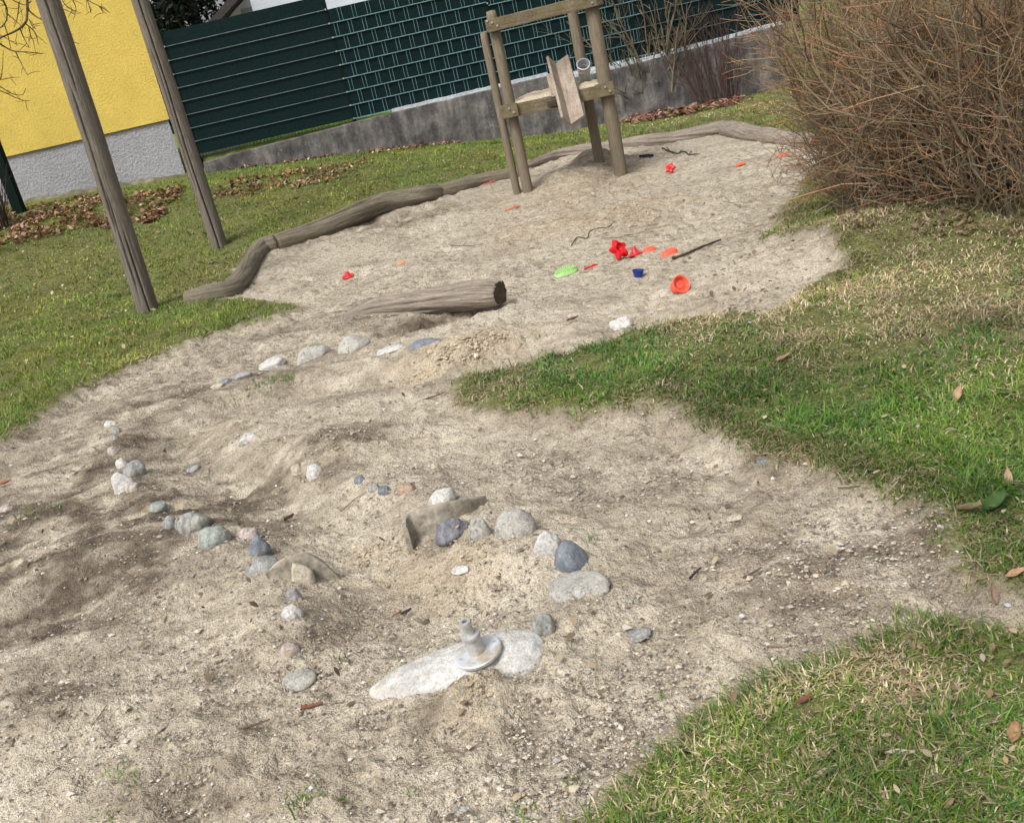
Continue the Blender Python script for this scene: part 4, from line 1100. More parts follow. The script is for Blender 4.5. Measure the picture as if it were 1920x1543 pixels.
spade(960, 393, .14, "orange spade lying below the play stand's left posts", ORG, 25)
spade(917, 345, .13, "pinkish red spade against the thin border log", toymat("pink_red_plastic", (.62, .09, .10)), 6)
# dark toy tray beside the right leg
e, o = toy("toy_tray", 1212, 297, "dark blue toy tray lying behind the play stand's right leg")
mm = Matrix.Translation(o) @ Matrix.Rotation(radians(18), 4, 'Z') @ Matrix.Rotation(radians(8), 4, 'Y')
for nm, bx in (("tray_floor", (-.06, .06, -.035, .035, .010, .016)), ("tray_side", (-.06, .06, -.041, -.035, .010, .035)), ("tray_side", (-.06, .06, .035, .041, .010, .035)), ("tray_end", (.054, .060, -.035, .035, .016, .035))):
    me = box_mesh(nm, *bx, .002); me.materials.append(DRK); ob = bpy.data.objects.new(nm, me); col.objects.link(ob); ob.parent = e; ob.matrix_local = Matrix.Translation(-o) @ mm

# ================================================================== STICKS AND SINGLE LEAVES
def stick(pts, r, label, c0=(.075, .055, .04), c1=(.10, .075, .055), name="stick", side=None, lift=.6, n=26):
    P = resample(np.array([G(*p) for p in pts]), n)
    P[:, 2] += r * lift + .004 + .5 * r * np.abs(gnoise(np.arange(n) * .35, np.full(n, pts[0][0] * .01)))
    paths = [(P, np.linspace(r, r * .55, n) * (1 + .2 * gnoise(np.arange(n) * .8, np.full(n, 2.2))), c0, c1)]
    for t_, dx, dy in (side or []):
        i = int(t_ * (n - 1)); q = G(*(np.array(project(P[i])) + np.array([dx, dy])))
        paths.append((np.array([P[i], (P[i] + q) / 2 + [0, 0, .012], q + [0, 0, .01]]), [r * .6, r * .45, r * .25], c0, c1))
    o = tubes_obj(name, paths, M['twig'], None, 6); tag(o, label, "stick", "loose sticks and twigs on the ground")
stick([(1262, 488), (1285, 480), (1312, 468), (1352, 453)], .0095, "straight mossy stick lying on the right side of the sandpit", (.10, .085, .035), (.05, .04, .03))
stick([(1072, 462), (1083, 447), (1101, 449), (1106, 436), (1122, 430), (1140, 428), (1152, 418)], .0045, "wavy dark twig above the large red star mould", (.07, .055, .045), (.05, .04, .03))
stick([(1128, 446), (1150, 448), (1190, 441), (1225, 430), (1258, 422)], .0028, "thin pale vine looping above the coral moulds", (.15, .125, .09), (.17, .14, .10))
stick([(1242, 280), (1256, 286), (1270, 290), (1284, 286), (1292, 292), (1308, 291)], .009, "knotty dark twig at the back of the sandpit", (.05, .04, .032), (.06, .05, .04), side=[(.2, -6, -6), (.45, 8, -5), (.8, 6, -4)])
stick([(845, 462), (875, 463), (905, 460)], .004, "brown twig lying in the middle of the sandpit", side=[(.6, 14, 6), (.4, 10, -8)])
stick([(795, 752), (820, 744), (838, 736)], .0035, "short dark twig touching the tip of the grass tongue")
stick([(340, 746), (362, 746), (385, 753), (396, 758)], .004, "curved flat bark strip below the far stone row", (.17, .13, .085), (.20, .16, .11))
stick([(566, 1330), (583, 1328), (606, 1321)], .0062, "reddish bark piece below the round pale stone", (.16, .075, .045), (.18, .09, .06), lift=.3)
stick([(640, 962), (655, 948), (672, 934), (688, 924)], .0022, "thin reddish twig in the channel behind the basin", (.17, .10, .06), (.20, .13, .08))
stick([(1295, 1088), (1304, 1078), (1315, 1068)], .0042, "short dark twig on the sand to the right of the slab", (.045, .04, .038), (.05, .045, .04))
stick([(1395, 1088), (1412, 1078), (1428, 1068)], .004, "grey twig among the clods on the right-hand sand", (.12, .10, .08), (.14, .12, .10))
stick([(175, 1362), (188, 1344), (202, 1324)], .0018, "thin bent stalk in the lower left sand", (.11, .09, .05), (.14, .12, .07))
stick([(447, 1372), (480, 1362), (508, 1352)], .003, "thin brown twig in the lower left sand below the pale stone", (.12, .09, .06), (.13, .10, .07))
stick([(240, 762), (252, 764), (262, 770)], .0028, "small dark twig near the short stone row", (.09, .07, .05), (.10, .08, .06))
stick([(1440, 1214), (1460, 1214), (1485, 1212)], .0022, "pale straw stalk on the sand near the lower right grass", (.22, .18, .12), (.25, .21, .14))
stick([(1570, 916), (1590, 915), (1612, 913)], .003, "pale flat stalk below the overhanging grass", (.30, .26, .19), (.30, .26, .20))
stick([(868, 640), (890, 632), (905, 622)], .003, "thin root poking out of the sand clods", (.12, .09, .06), (.14, .11, .07))

def leaf_arrays(P, size, yaw, tilt, curl, aspect):
    """simple pointed leaves, 6 verts / 4 faces each, vectorised"""
    n = len(P)
    u = np.array([-1, -.35, -.35, .4, .4, 1.0]); w = np.array([0, -1, 1, -.85, .85, 0])
    x = u[None] * size[:, None]; y = w[None] * (size * aspect)[:, None]
    z = curl[:, None] * size[:, None] * (np.abs(w)[None] * .8 + .6 * u[None] ** 2)
    ct, stt = np.cos(tilt)[:, None], np.sin(tilt)[:, None]
    x, z = x * ct - z * stt, x * stt + z * ct
    cy, sy = np.cos(yaw)[:, None], np.sin(yaw)[:, None]
    X = x * cy - y * sy; Yv = x * sy + y * cy
    V = np.stack([X, Yv, z], -1) + P[:, None]
    tri = np.array([(0, 1, 2), (1, 3, 2), (2, 3, 4), (3, 5, 4)])
    F = (np.arange(n)[:, None, None] * 6 + tri[None]).reshape(-1, 3)
    return V.reshape(-1, 3), F
def single_leaf(px, py, size, c, label, yaw=0, tilt=10, curl=.25, aspect=.45, name="leaf"):
    p = G(px, py); n = 11; v = []
    for i in range(n):
        t_ = i / (n - 1); w = size * aspect * sin(pi * min(1, t_ * .96 + .02)) ** .75
        for j in range(7):
            q = j / 6 * 2 - 1
            v.append(((t_ - .5) * 2 * size, q * w, curl * size * (q * q * .7 + .9 * (t_ - .5) ** 2) + .05 * size * sin(9 * t_ + 4 * q)))
    me = raw_mesh(name, np.array(v), np.array([(i * 7 + j, i * 7 + j + 1, (i + 1) * 7 + j + 1, (i + 1) * 7 + j) for i in range(n - 1) for j in range(6)]), True)
    cc = np.array([[*(np.array(c) * (.8 + .4 * random.random())), 1] for _ in v]); set_attr(me, 'col', cc, 'FLOAT_COLOR')
    o = link(name, me, M['leaf']); o.location = (p[0], p[1], p[2] + .012 + .5 * size * abs(sin(radians(tilt))))
    o.rotation_euler = (radians(random.uniform(-12, 12)), radians(-tilt), radians(yaw)); tag(o, label, "leaf", "single fallen leaves"); return o
single_leaf(1868, 958, .040, (.045, .09, .025), "broad curled green leaf at the right edge of the sand", 20, 18, .5, .5)
single_leaf(1820, 968, .036, (.21, .17, .10), "dry tan leaf strip beside the broad green leaf", -60, 25, .5, .25)
single_leaf(1891, 915, .030, (.42, .30, .19), "upright tan leaf in the grass at the right edge", 75, 70, .2, .32)
single_leaf(1797, 752, .030, (.36, .25, .15), "tan leaf standing in the green grass on the right", 40, 40, .3, .4)
single_leaf(1468, 680, .035, (.26, .17, .11), "brown leaf in the middle of the grass tongue", 15, 8, .3, .45)
single_leaf(1690, 1425, .024, (.40, .36, .28), "pale grey leaf lying across the lower right grass", -25, 6, .3, .28)
single_leaf(1550, 1462, .024, (.36, .31, .22), "pale chewed leaf in the lower right grass", 12, 5, .35, .3)
single_leaf(1510, 1322, .017, (.15, .065, .045), "small dark red-brown leaf in the lower right grass", 10, 8, .2, .45)
single_leaf(1905, 1390, .022, (.30, .18, .10), "crumpled brown leaf at the lower right edge", 50, 20, .5, .5)
single_leaf(1864, 1128, .022, (.22, .15, .11), "brown leaf standing upright where the sand narrows on the right", 80, 65, .3, .35)
single_leaf(1905, 1085, .024, (.36, .22, .13), "orange-brown leaf at the right edge above the narrow sand", 5, 10, .2, .4)
single_leaf(745, 1160, .013, (.20, .085, .05), "dark reddish leaf scrap on the basin floor", 20, 12, .3, .5)
single_leaf(765, 1156, .016, (.05, .04, .033), "dark crumpled leaf beside the reddish scrap on the basin floor", 15, 10, .5, .4)
single_leaf(10, 912, .034, (.25, .095, .05), "rust-red leaf at the left edge on the dark soil", 10, 6, .3, .5)
single_leaf(545, 978, .020, (.10, .055, .04), "dark curled leaf in the channel behind the left stones", 25, 10, .6, .35)
single_leaf(1075, 604, .030, (.13, .075, .05), "small brown leaf on the sand left of the whitish stone", 0, 8, .4, .5)

# ================================================================== SHRUBS AND TREES
def grow(rs, p, d, L, r, nseg, grav=0.0, wander=.12):
    pts = [p]; d = d / np.linalg.norm(d)
    for k in range(nseg):
        d = d + rs.normal(0, wander, 3) + np.array([0, 0, grav / nseg]); d /= np.linalg.norm(d)
        p = p + d * L / nseg; pts.append(p)
    return np.array(pts), d
def branchy(rs, roots, levels, cols, spread, floor=None, minr=.0018):
    """roots: (point, direction, length, radius). levels: list of (children per metre, length ratio, angle, segs)."""
    out = [[] for _ in range(len(levels) + 1)]
    cur = []
    for p, d, L, r in roots:
        P, _ = grow(rs, p, d, L, r, 9, spread[0], spread[1])
        if floor is not None and ((((P[:, 0] - BX) / 1.58) ** 2 + ((P[:, 1] - BY) / 1.95) ** 2).max() > 1 or P[1:, 2].min() < floor): continue
        c = np.array(cols[0]) * rs.uniform(.45, 1.5)
        rr = np.linspace(r, r * .35, len(P)); out[0].append((P, rr, c, np.array(cols[1]) * rs.uniform(.8, 1.2))); cur.append((P, rr, L))
    for li, (dens, ratio, ang, segs, f0) in enumerate(levels):
        nxt = []
        for P, rr, L in cur:
            nn = rs.poisson(dens * L)
            for _ in range(nn):
                t = rs.uniform(f0, .98); i = t * (len(P) - 1); k = min(int(i), len(P) - 2); q = P[k] * (1 - i + k) + P[k + 1] * (i - k)
                ax = P[k + 1] - P[k]; ax /= np.linalg.norm(ax) + 1e-9
                s = rs.normal(0, 1, 3); s -= ax * (s @ ax); s /= np.linalg.norm(s) + 1e-9
                a = radians(ang) * rs.uniform(.5, 1.3)
                dd = ax * cos(a) + s * sin(a)
                L2 = L * ratio * rs.uniform(.5, 1.2) * (1.15 - .5 * t); r2 = max(minr, rr[k] * .62)
                Q, _ = grow(rs, q, dd, L2, r2, segs, .12, .16)
                if floor is not None and (Q[:, 2].min() < floor or (((Q[:, 0] - BX) / 1.72) ** 2 + ((Q[:, 1] - BY) / 2.1) ** 2).max() > 1): continue
                c0 = np.array(cols[1]) * rs.uniform(.35, 1.7); c1 = (np.array(cols[2]) if rs.uniform() < .6 else np.array(cols[0]) * 1.1) * rs.uniform(.45, 1.5) * (1, rs.uniform(.85, 1.2), 1)
                r_ = np.linspace(r2, max(minr * .6, r2 * .45), len(Q)); out[li + 1].append((Q, r_, c0, c1)); nxt.append((Q, r_, L2))
        cur = nxt
    return out
def shrub(name, label, loc, roots, levels, cols, seed, spread, floor, sides=(6, 4, 3), cat="shrub", group=None):
    rs = np.random.default_rng(seed)
    out = branchy(rs, roots(rs), levels, cols, spread, floor)
    e = empty(name, loc); tag(e, label, cat, group or "leafless shrubs")
    for lv, nm in enumerate(("stems", "branches", "twigs", "fine_twigs")[:len(out)]):
        if out[lv]: tag(tubes_obj(nm, out[lv], M['twig'], e, sides[min(lv, len(sides) - 1)]), kind='stuff')
    return e
# the big bare bush on the right
BX, BY, BRX, BRY = 3.22, 5.32, 1.10, 1.50
def bush_roots(rs):
    L = []
    for k in range(480):
        a = rs.uniform(0, 2 * pi); q = rs.uniform(0, 1) ** .40
        x = BX + BRX * q * cos(a); y = BY + BRY * q * sin(a)
        out = np.array([q * cos(a), q * sin(a), 0])
        d = np.array([0, 0, 1.0]) + out * rs.uniform(.0, .45) + rs.normal(0, .20, 3) * [1, 1, 0]
        L.append((np.array([x, y, gz(x, y) - .03]), d, rs.uniform(.8, 1.75), rs.uniform(.004, .011)))
    for k in range(90):                                    # extra stems in the left flank
        a = rs.uniform(pi * .55, pi * 1.3); x = BX + BRX * .8 * cos(a); y = BY + BRY * .8 * sin(a)
        d = np.array([cos(a) * rs.uniform(0, .4), sin(a) * rs.uniform(0, .4), 1.0]) + rs.normal(0, .2, 3) * [1, 1, 0]
        L.append((np.array([x, y, gz(x, y) - .03]), d, rs.uniform(.9, 1.8), rs.uniform(.004, .009)))
    for k in range(220):                                   # thin low shoots round the skirt
        a = rs.uniform(pi * .6, pi * 1.75); x = BX + (BRX - .02) * cos(a); y = BY + (BRY - .02) * sin(a)
        d = np.array([cos(a) * rs.uniform(.0, .55), sin(a) * rs.uniform(.0, .55), rs.uniform(.4, 1.0)])
        L.append((np.array([x, y, gz(x, y) - .02]), d, rs.uniform(.3, .8), rs.uniform(.0025, .005)))
    return L
shrub("bare_bush", "big dense bare bush with rust-brown twigs on the right", (BX, BY, 0), bush_roots, [(8.5, .34, 52, 5, .04), (8.0, .6, 58, 3, .08)],
      [(.175, .148, .105), (.20, .15, .095), (.34, .175, .09)], 5, (-.05, .19), .02, (5, 4, 3))
# two shrubs in front of the wall
def wall_shrub(cx, cy, n, r, h0, h1, sp, rad):
    def f(rs):
        L = []
        for k in range(n):
            a = rs.uniform(0, 2 * pi); q = sqrt(rs.uniform(0, 1)); x = cx + r * q * cos(a); y = cy + .5 * r * q * sin(a)
            d = np.array([sp * (cos(a) * q + rs.normal(0, .35)), .35 * sp * sin(a) * q, 1.0])
            L.append((np.array([x, y, gz(x, y) - .03]), d, rs.uniform(h0, h1), rs.uniform(rad * .6, rad)))
        return L
    return f
c1 = G(1245, 206); c2 = G(1352, 192); c0 = G(1185, 222)
shrub("bare_shrub", "loose yellowish-grey bare shrub against the concrete wall right of the play stand", tuple(c1), wall_shrub(c1[0], c1[1], 34, .22, .8, 1.8, .55, .024), [(4, .45, 35, 5, .25), (5, .5, 40, 4, .2)],
      [(.17, .145, .09), (.15, .125, .085), (.12, .09, .065)], 8, (.1, .07), None)
shrub("bare_shrub", "thin bare shrub closest to the play stand by the wall", tuple(c0), wall_shrub(c0[0], c0[1], 12, .12, .6, 1.25, .4, .010), [(4, .45, 35, 5, .25), (5, .5, 40, 4, .2)],
      [(.12, .105, .07), (.11, .09, .065), (.10, .075, .055)], 18, (.1, .07), None)
shrub("bare_shrub", "dark reddish upright bare shrub against the concrete wall beside the big bush", tuple(c2), wall_shrub(c2[0], c2[1], 44, .34, .5, 1.35, .32, .010), [(4, .42, 28, 5, .3), (4, .5, 35, 4, .2)],
      [(.075, .048, .042), (.085, .045, .040), (.10, .05, .043)], 9, (.15, .06), None)
# shrub and green post at the left edge
c3 = G(6, 430)
shrub("bare_shrub", "dark leafless shrub at the left edge in front of the grey plinth", tuple(c3), wall_shrub(c3[0] - .04, c3[1], 46, .18, .5, 1.1, .22, .009), [(5, .4, 25, 4, .3)],
      [(.045, .036, .028), (.05, .036, .028), (.06, .045, .03)], 10, (.2, .06), None)
gp = G(38, 400)
o = link("green_post", box_mesh("green_post", gp[0] - .075, gp[0] + .065, gp[1] - .03, gp[1] + .08, gp[2] - .3, gp[2] + 1.6, .01), M['post_green']); tag(o, "dark green square post behind the left edge shrub", "post")
sp_ = G(62, 402)
me = stone_mesh(71.3, .16, .10, .05, .15, .5); o = link("paving_slab", me, M['kerb']); o.location = (sp_[0], sp_[1], sp_[2] + .0); tag(o, "pale mossy slab lying at the foot of the green post", "slab")
# overhanging tree: trunk stands left of the picture, its bare boughs reach in
BR = [[(-60, -70), (-20, -10), (6, 2)], [(6, 2), (13, 18), (12, 38), (1, 52), (-20, 66)], [(45, -40), (51, -2), (51, 30), (47, 44), (37, 54), (18, 64), (2, 71), (-30, 84)], [(47, 44), (66, 62), (72, 84)],
      [(37, 54), (46, 74), (55, 90)], [(51, 17), (66, 30), (78, 38)], [(-10, 76), (8, 88), (28, 97), (50, 98), (79, 101)], [(29, 97), (38, 116), (51, 141)], [(-30, 175), (-2, 152), (4, 134), (6, 96)],
      [(-25, 152), (0, 150), (24, 146)], [(-30, 150), (0, 163), (22, 176), (42, 178), (48, 166)], [(-20, 166), (4, 172), (30, 184), (46, 189), (55, 189)], [(90, -6), (106, 15), (125, 20), (142, 29)], [(150, -12), (168, 3), (190, 14), (206, 25)],
      [(112, -8), (124, 12), (140, 22)], [(160, -6), (166, 8), (171, 26)], [(186, 12), (194, 25)], [(104, 15), (102, 26)], [(130, -10), (140, 8), (143, 20)], [(10, -8), (30, 4), (48, 10), (60, 2)], [(36, 4), (32, 36), (26, 52)], [(14, 27), (30, 40), (37, 47)],
      [(110, 62), (122, 63), (134, 66)], [(112, 70), (128, 75), (148, 83)], [(118, 72), (122, 84)], [(105, 55), (116, 58)], [(-30, 60), (0, 66), (18, 76), (34, 86)], [(55, 38), (62, 52), (68, 54)], [(54, 52), (58, 68), (63, 78)], [(8, 46), (14, 64), (20, 90)]]
def depth_of(i): return 11.2 + .5 * sin(i * 2.3)
paths = []
for i, pl in enumerate(BR):
    P = np.array([on_y(x, y, 11.2 + .12 * sin(1.7 * k + (0 if i in (1, 2, 3, 4, 5) else i))) for k, (x, y) in enumerate(pl)])
    P = resample(P, max(5, 4 * len(pl))); r0 = .016 if i in (0, 2) else (.010 if i in (1, 6) else .0065)
    paths.append((P, np.linspace(r0, r0 * .45, len(P)), (.085, .06, .042), (.12, .072, .042)))
tt = empty("bare_tree", (-5.6, 11.2, .6)); tag(tt, "bare tree whose thin boughs hang in at the top left corner", "tree")
rs = np.random.default_rng(31)
extra = []
for P, rr, a_, b_ in paths:
    for _ in range(3):
        k = rs.integers(1, len(P)); d = rs.normal(0, 1, 3); d[1] *= .5
        Q, _d = grow(rs, P[k], d, rs.uniform(.05, .16), .003, 3, -.2, .2); extra.append((Q, [.0034, .003, .0026, .002], (.10, .065, .04), (.16, .085, .04)))
tubes_obj("boughs", paths + extra, M['twig'], tt, 5)
tubes_obj("trunk", [(np.array([(-5.6, 11.2, .2), (-5.55, 11.2, 1.6), (-5.3, 11.25, 2.6), (-4.6, 11.2, 3.3)]), [.13, .11, .08, .05], (.09, .07, .05), (.09, .07, .05)),
                    (np.array([(-4.6, 11.2, 3.3), (-4.1, 11.2, 3.45), (-3.5, 11.2, 3.4), (-2.9, 11.2, 3.1)]), [.04, .03, .02, .012], (.09, .07, .05), (.09, .07, .05)),
                    (np.array([(-5.45, 11.2, 2.2), (-4.9, 11.2, 2.75), (-4.55, 11.2, 3.0), (-4.2, 11.2, 3.0)]), [.06, .04, .025, .016], (.09, .07, .05), (.09, .07, .05)),
                    (np.array([(-5.5, 11.2, 1.5), (-5.0, 11.2, 2.1), (-4.7, 11.2, 2.2)]), [.05, .025, .012], (.09, .07, .05), (.09, .07, .05))], M['twig'], tt, 9)

# ================================================================== GRASS
def surf(X, Y): return hmid(X, Y)
def blades_obj(name, X, Y, L, W, cols, bend, label, cat, lean=None, straight=None, three=True):
    n = len(X); Z = surf(X, Y) - .004
    a = RNG.uniform(0, 2 * pi, n) if lean is None else lean
    d = np.stack([np.cos(a), np.sin(a)], -1); s = np.stack([-d[:, 1], d[:, 0]], -1) * W[:, None] * .5
    up = np.cos(bend); ho = np.sin(bend)
    B = np.stack([X, Y], -1)
    m1 = B + d * (L * .45 * ho * .7)[:, None]; z1 = Z + L * .5 * (up * .6 + .4)
    tp = B + d * (L * ho)[:, None]; z2 = Z + L * np.maximum(.12, up * .95)
    tw = RNG.uniform(-.6, .6, (n, 2)) * (L * .2)[:, None]
    tp = tp + tw
    def v3(xy, z): return np.concatenate([xy, z[:, None]], 1)
    if three:
        V = np.stack([v3(B - s, Z), v3(B + s, Z), v3(m1 + s * .85, z1), v3(m1 - s * .85, z1), v3(tp, z2)], 1)
        tri = np.array([(0, 1, 2), (0, 2, 3), (3, 2, 4)]); k = 5
    else:
        V = np.stack([v3(B - s, Z), v3(B + s, Z), v3(tp, z2)], 1); tri = np.array([(0, 1, 2)]); k = 3
    F = (np.arange(n)[:, None, None] * k + tri[None]).reshape(-1, 3)
    me = raw_mesh(name, V.reshape(-1, 3), F)
    cc = np.repeat(np.concatenate([cols, np.ones((n, 1))], 1), k, 0); set_attr(me, 'col', cc, 'FLOAT_COLOR')
    o = link(name, me, M['blade']); tag(o, label, cat, kind='stuff'); return o
def sample(n, r0, r1, a0, a1, p=0.0):
    """log-uniform in range: density falls off with distance as the blades shrink in view"""
    r = np.exp(RNG.uniform(np.log(r0), np.log(r1), n)); a = np.radians(RNG.uniform(a0, a1, n)); return r * np.sin(a), r * np.cos(a), r
GREEN = np.array([(.090, .185, .022), (.125, .22, .032), (.062, .135, .028), (.165, .235, .042), (.085, .165, .05)])
YELG = np.array([(.185, .24, .036), (.235, .265, .05), (.14, .215, .036), (.28, .275, .08)])
STRAW = np.array([(.42, .345, .21), (.34, .275, .16), (.52, .445, .30), (.26, .205, .125)])
def pick(tab, n): return tab[RNG.integers(0, len(tab), n)] * RNG.uniform(.75, 1.3, (n, 1))
# patches of dry grass, in world places found from the view
DRY = [(1720, 500, .75, 1.3), (1850, 600, .45, 1.1), (1600, 560, .35, 1.0), (1500, 640, .35, .5), (1650, 460, .5, .9), (1330, 600, .25, .5), (1480, 400, .35, .9), (1520, 350, .4, .6), (1560, 430, .4, .9), (900, 730, .25, .8), (1000, 690, .2, .6), (1250, 752, .18, .6), (1330, 620, .3, .6), (1500, 1300, .14, .3), (1640, 1260, .12, .3), (1560, 1420, .14, .3), (1350, 1480, .16, .5),
       (1800, 1330, .12, .5), (1880, 1480, .1, .5), (1700, 1290, .1, .7), (1880, 1010, .1, .5), (1440, 840, .12, .5), (1150, 800, .1, .5), (120, 500, .9, .45), (60, 470, .8, .45), (330, 560, .5, .4), (330, 650, .5, .3), (420, 490, .35, .8), (380, 530, .3, .7), (1250, 225, 1.2, .7), (1400, 205, 1.4, .8), (560, 572, .25, .6)]
_dry = [(*cast(x, y, hbase)[:2], r, a) for x, y, r, a in DRY]
def dryness(X, Y):
    d = np.zeros_like(X)
    for cx, cy, r, a in _dry: d += a * np.exp(-(((X - cx) / r) ** 2 + ((Y - cy) / r) ** 2))
    return np.clip(d * (.75 + .6 * fbm(X * 3.3, Y * 3.3, 3)), 0, 1)
BUSHC = (BX, BY)
def lawn(n, r0, r1, a0, a1, name, label, Lr, Wk, dens_noise=True, three=True, green=GREEN, edge_fade=.05, basestraw=.12):
    X, Y, r = sample(n, r0, r1, a0, a1)
    d = sand_d(X, Y)
    den = fbm(X * 4.2, Y * 4.2, 3)
    dry = dryness(X, Y)
    e = gnoise(X * 19, Y * 19) * .03 + gnoise(X * 45, Y * 45) * .015
    keep = (d + e < RNG.uniform(-edge_fade, .035, n)) & (Y < 14.42) & (RNG.uniform(0, 1, n) < np.clip(.95 + den * .4 - .05 * dry, .6, 1))
    keep &= ~((Y > 14.3) & (X < -3.4))
    inb = ((X - BUSHC[0]) / 1.1) ** 2 + ((Y - BUSHC[1]) / 1.4) ** 2 < RNG.uniform(.5, 1.0, n)
    keep &= ~inb
    X, Y, r, d, dry, den = X[keep], Y[keep], r[keep], d[keep], dry[keep], den[keep]
    n = len(X); 
    st = RNG.uniform(0, 1, n) < np.clip(basestraw + .75 * dry + .35 * np.exp(-(np.maximum(-d, 0) / .06)), 0, .92)
    cols = np.where(st[:, None], pick(STRAW, n), pick(green, n))
    tone = np.clip(1.04 + .5 * fbm(X * 1.7 + 4, Y * 1.7, 4), .78, 1.6); cols = cols * tone[:, None]
    hue = np.clip(fbm(X * 1.1 + 20, Y * 1.1, 3), -.6, .6)[:, None]; cols = cols * np.where(st[:, None], 1 + hue * .3, 1 + hue * np.array([.40, .08, .1]))
    big = np.clip(1 + .8 * den, .55, 1.7)
    L = RNG.uniform(*Lr, n) * big * np.where(st, .9, 1); W = RNG.uniform(.0016, .0030, n) * (1 + Wk * r)
    bend = np.where(st, RNG.uniform(.9, 1.52, n), RNG.uniform(.55, 1.5, n))
    return blades_obj(name, X, Y, L, W, cols, bend, label, "grass", three=three)
lawn(122000, 1.0, 3.0, -8, 52, "grass", "green and straw-coloured grass at the lower right", (.018, .044), .28, basestraw=.20)
lawn(235000, 2.4, 8.5, -4, 58, "grass", "green grass tongue with dry patches in front of the big bush", (.022, .055), .26, basestraw=.16)
lawn(400000, 4.2, 15, -47, 22, "grass", "short yellowish green lawn left of and behind the sandpit", (.022, .055), .42, three=False, green=np.vstack([YELG, GREEN * [1.35, 1.15, 1.0]]), basestraw=.10)
lawn(70000, 6.5, 15.5, 20, 50, "grass", "lawn behind the big bush", (.022, .055), .42, three=False, green=YELG, basestraw=.12)
# neighbour's lawn seen under the fence
n = 30000; X = RNG.uniform(-4, 2.5, n); Y = RNG.uniform(14.9, 19, n)
blades_obj("grass", X, Y, RNG.uniform(.03, .06, n), RNG.uniform(.008, .014, n), pick(YELG * [1.5, 2.0, 1.0], n), RNG.uniform(.2, 1.0, n), "bright green strip of the neighbouring lawn under the fence", "grass", three=False)
# little tufts growing in the sand
TX, TY, TL = [], [], []
for px, py, r, k, ln in [(515, 715, .05, 70, .04), (490, 722, .05, 40, .03), (540, 712, .03, 30, .04), (1325, 1182, .012, 14, .03), (572, 1508, .018, 40, .03), (640, 1500, .012, 16, .022), (210, 1445, .02, 22, .02), (250, 1470, .015, 14, .02), (200, 1530, .015, 20, .025),
                         (1290, 1440, .02, 20, .05), (1075, 1465, .012, 10, .03), (968, 1520, .01, 14, .022), (630, 1240, .012, 12, .02), (60, 960, .05, 60, .025), (95, 955, .04, 30, .02), (345, 832, .03, 16, .025), (375, 395 + 460, .02, 6, .03), (560, 885, .03, 16, .02),
                         (1110, 1010, .01, 6, .03), (905, 1055, .012, 10, .016), (985, 1530, .02, 20, .03), (1240, 1300, .02, 12, .04), (1720, 1170, .03, 30, .06), (1690, 1160, .02, 16, .05), (460, 735, .04, 20, .03), (1440, 440, .05, 50, .05), (1465, 428, .05, 40, .045), (980, 640, .03, 12, .02), (1010, 632, .02, 10, .03), (780, 1490, .01, 8, .02), (1040, 960, .01, 5, .03), (300, 1380, .02, 10, .015)]:
    c = G(px, py); TX.append(c[0] + RNG.normal(0, r, k)); TY.append(c[1] + RNG.normal(0, r, k)); TL.append(np.full(k, ln) * RNG.uniform(.5, 1.3, k))
TX, TY, TL = map(np.concatenate, (TX, TY, TL)); n = len(TX)
cl = np.where(RNG.uniform(0, 1, n)[:, None] < .25, pick(STRAW, n), pick(GREEN * 1.25, n))
blades_obj("grass_tufts", TX, TY, TL, RNG.uniform(.0018, .0032, n) * (1 + .12 * np.hypot(TX, TY)), cl, RNG.uniform(.2, 1.3, n), "small green grass tufts sprouting from the bare sand", "grass")
# longer blades hanging over the bank and leaning out of the lower right lawn
EP = np.array([cast(x, y, hmid)[:2] for x, y in [(1310, 775), (1385, 818), (1430, 850), (1500, 850), (1560, 862), (1620, 886), (1690, 905), (1750, 938)]] )
n = 2600; t = RNG.uniform(0, len(EP) - 1.001, n); i = t.astype(int); q = EP[i] * (1 - (t - i))[:, None] + EP[i + 1] * (t - i)[:, None]
q = q + np.stack([RNG.normal(.03, .03, n), RNG.normal(.05, .035, n)], -1)
cl = np.where(RNG.uniform(0, 1, n)[:, None] < .55, pick(STRAW, n), pick(GREEN, n))
blades_obj("grass_fringe", q[:, 0], q[:, 1], RNG.uniform(.03, .075, n), RNG.uniform(.0022, .0038, n), cl, RNG.uniform(.7, 1.5, n), "long grass fringe hanging over the sandy bank", "grass", lean=RNG.normal(-2.0, .6, n))
EP = np.array([cast(x, y, hmid)[:2] for x, y in [(1130, 1520), (1190, 1460), (1260, 1400), (1310, 1345), (1400, 1290), (1500, 1262), (1590, 1225), (1660, 1190), (1760, 1170)]])
n = 700; t = RNG.uniform(0, len(EP) - 1.001, n); i = t.astype(int); q = EP[i] * (1 - (t - i))[:, None] + EP[i + 1] * (t - i)[:, None]
q = q + np.stack([RNG.normal(.02, .02, n), RNG.normal(-.02, .02, n)], -1)
cl = np.where(RNG.uniform(0, 1, n)[:, None] < .4, pick(STRAW, n), pick(GREEN * .9, n))
blades_obj("grass_fringe", q[:, 0], q[:, 1], RNG.uniform(.03, .065, n), RNG.uniform(.0022, .0036, n), cl, RNG.uniform(.7, 1.45, n), "ragged dark grass fringe along the lower right sand edge", "grass", lean=RNG.normal(2.4, .9, n))

